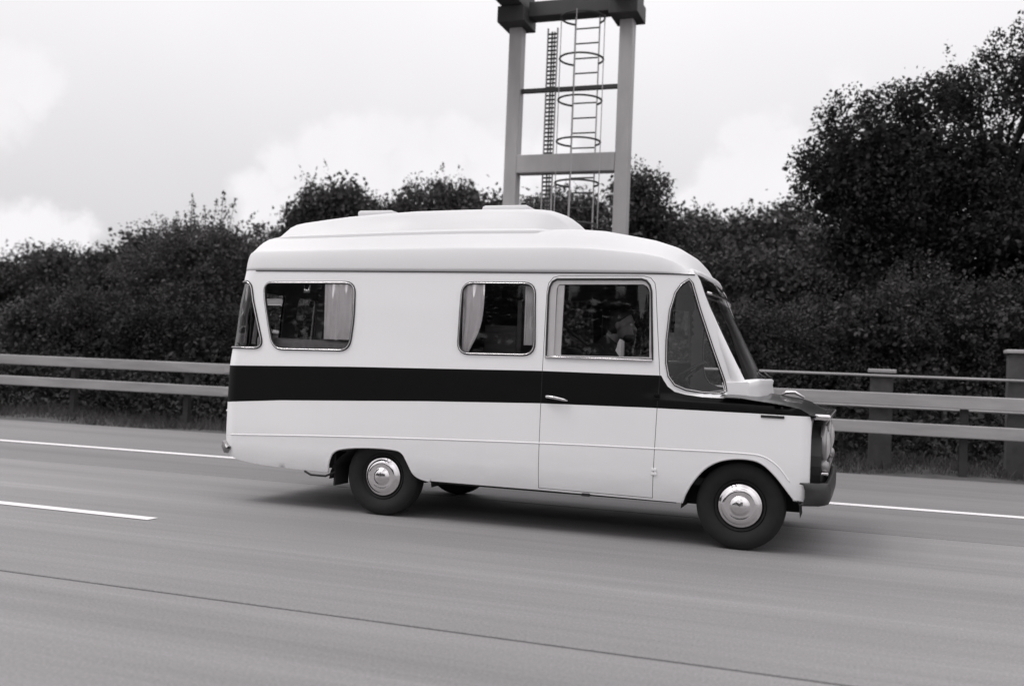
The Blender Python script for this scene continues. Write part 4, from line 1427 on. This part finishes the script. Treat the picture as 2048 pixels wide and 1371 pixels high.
# ================================================================== DRIVER
vx, vy = -3.48, 7.85
drv = tag(empty('person', (vx + 1.62, vy - .43, 0)), 'dark-haired bearded driver in a dark top, hands on the steering wheel', 'person')
OX = Vector((1.62, -.43, 0))
def D(x, y, z):
    return Vector((x, y, z)) - OX
def remesh(o, vox, it=3):
    r_ = o.modifiers.new('skin', 'REMESH')
    r_.mode = 'VOXEL'
    r_.voxel_size = vox
    r_.use_smooth_shade = True
    s_ = o.modifiers.new('soft', 'SMOOTH')
    s_.iterations = it
    s_.factor = 0.5
def arm(b, sign, grow=0.0, hand=True):
    sh = D(1.615, -.43 + sign * .175, 1.335)
    el = D(1.80, -.43 + sign * .25, 1.085)
    a_ = rad(158) if sign < 0 else rad(22)
    hd = swc + (su * math.cos(a_) + sv * math.sin(a_)) * .205 - OX
    wr = hd + (el - hd).normalized() * .085 + swn * .015
    b.capsule(sh, el, .054 + grow, .042 + grow)
    b.capsule(el, wr if hand else el.lerp(wr, .8), .041 + grow, .028 + grow)
    if hand:
        pal = hd + (wr - hd) * .35 + swn * .018
        b.capsule(wr, pal, .027, .030)
        tang = (-su * math.sin(a_) + sv * math.cos(a_)).normalized()
        rdir = (hd - (swc - OX)).normalized()
        for i, (o_, ln_) in enumerate(((-.030, .030), (-.010, .034), (.010, .032), (.029, .026))):
            k0 = hd + tang * o_ + swn * .028 - rdir * .012
            k1 = hd + tang * o_ * 1.05 + swn * .018 + rdir * ln_ * .75
            k2 = hd + tang * o_ * 1.05 - swn * .018 + rdir * .022
            k3 = hd + tang * o_ - swn * .020 - rdir * .004
            b.capsule(k0, k1, .0098, .009, 8).capsule(k1, k2, .009, .0082, 8).capsule(k2, k3, .0082, .007, 8)
        t0 = pal + tang * (-.03 * sign)
        b.capsule(t0, hd + tang * (-.035 * sign) - rdir * .022 + swn * .006, .011, .0095, 8)
def torso(b, g=0.0):
    b.ball(D(1.62, -.43, .88), .155 + g, 3, (.85, 1.1, .72))
    b.ball(D(1.605, -.43, 1.02), .145 + g, 3, (.82, 1.05, 1.0))
    b.ball(D(1.60, -.43, 1.18), .155 + g, 3, (.80, 1.12, 1.0))
    b.ball(D(1.595, -.43, 1.28), .135 + g, 3, (.80, 1.35, .70))
b = MB()
torso(b)
b.capsule(D(1.635, -.43, 1.33), D(1.70, -.43, 1.45), .060, .054)
for s_ in (-1, 1):
    arm(b, s_)
    b.capsule(D(1.66, -.43 + s_ * .095, .865), D(2.08, -.43 + s_ * .12, .90), .082, .058)
    b.capsule(D(2.08, -.43 + s_ * .12, .90), D(2.28, -.43 + s_ * .12, .545), .056, .038)
    b.capsule(D(2.26, -.43 + s_ * .12, .525), D(2.40, -.43 + s_ * .12, .52), .038, .030)
HC = D(1.762, -.43, 1.54)
b.ball(HC + Vector((-.008, 0, .03)), .095, 3, (1.06, .82, 1.0))
b.ball(HC + Vector((.028, 0, -.03)), .070, 3, (.95, .86, 1.18))
b.ball(HC + Vector((.072, 0, -.098)), .030, 2, (1, 1.15, .85))
b.capsule(HC + Vector((.088, 0, .008)), HC + Vector((.112, 0, -.030)), .010, .0145, 10)
b.ball(HC + Vector((.078, 0, .026)), .028, 2, (.8, 1.8, .6))
b.capsule(HC + Vector((.093, -.014, -.062)), HC + Vector((.093, .014, -.062)), .0085, .0085, 8)
for s_ in (-1, 1):
    b.ball(HC + Vector((-.012, s_ * .080, -.005)), .030, 2, (.62, .35, 1.05))
bo = b.build('body', MAT['skin'], drv)
remesh(bo, .0065, 3)
# hair cap: back, top and sides; beard; eyes
b = MB()
b.ball(HC + Vector((-.014, 0, .044)), .101, 3, (1.05, .86, .96))
hb = b.b
bmesh.ops.bisect_plane(hb, geom=hb.verts[:] + hb.edges[:] + hb.faces[:], plane_co=HC + Vector((.048, 0, .062)), plane_no=Vector((.62, 0, -.78)).normalized(), clear_outer=True)
bmesh.ops.holes_fill(hb, edges=[e for e in hb.edges if len(e.link_faces) == 1])
b.ball(HC + Vector((-.052, 0, .005)), .076, 3, (.80, 1.0, 1.12))
b.ball(HC + Vector((-.068, 0, -.055)), .048, 3, (.7, 1.1, 1.0))
ho = b.build('hair', MAT['hair'], drv, True)
remesh(ho, .006, 4)
b = MB()
b.ball(HC + Vector((.058, 0, -.088)), .052, 3, (.88, 1.02, .80))
hb = b.b
bmesh.ops.bisect_plane(hb, geom=hb.verts[:] + hb.edges[:] + hb.faces[:], plane_co=HC + Vector((.06, 0, -.070)), plane_no=Vector((0, 0, 1)), clear_outer=True)
b.build('beard', MAT['hair'], drv, True)
for s_ in (-1, 1):
    MB().ball(HC + Vector((.082, s_ * .031, .008)), .0125, 2).build('eye', MAT['eye'], drv, True)
b = MB()
b.capsule(D(1.625, -.43, 1.33), D(1.668, -.43, 1.405), .082, .073)
torso(b, .014)
for s_ in (-1, 1):
    arm(b, s_, .011, False)
so = b.build('jacket', MAT['jacket'], drv)
remesh(so, .011, 3)
b = MB()
for s_ in (-1, 1):
    b.capsule(D(1.64, -.43 + s_ * .09, .865), D(2.08, -.43 + s_ * .12, .90), .094, .068)
    b.capsule(D(2.08, -.43 + s_ * .12, .90), D(2.27, -.43 + s_ * .12, .57), .067, .050)
to = b.build('trousers', MAT['trousers'], drv)
remesh(to, .012, 3)
for s_ in (-1, 1):
    b = MB()
    b.capsule(D(2.25, -.43 + s_ * .12, .522), D(2.41, -.43 + s_ * .12, .515), .045, .037)
    b.build('shoe', MAT['vinyl'], drv, True)
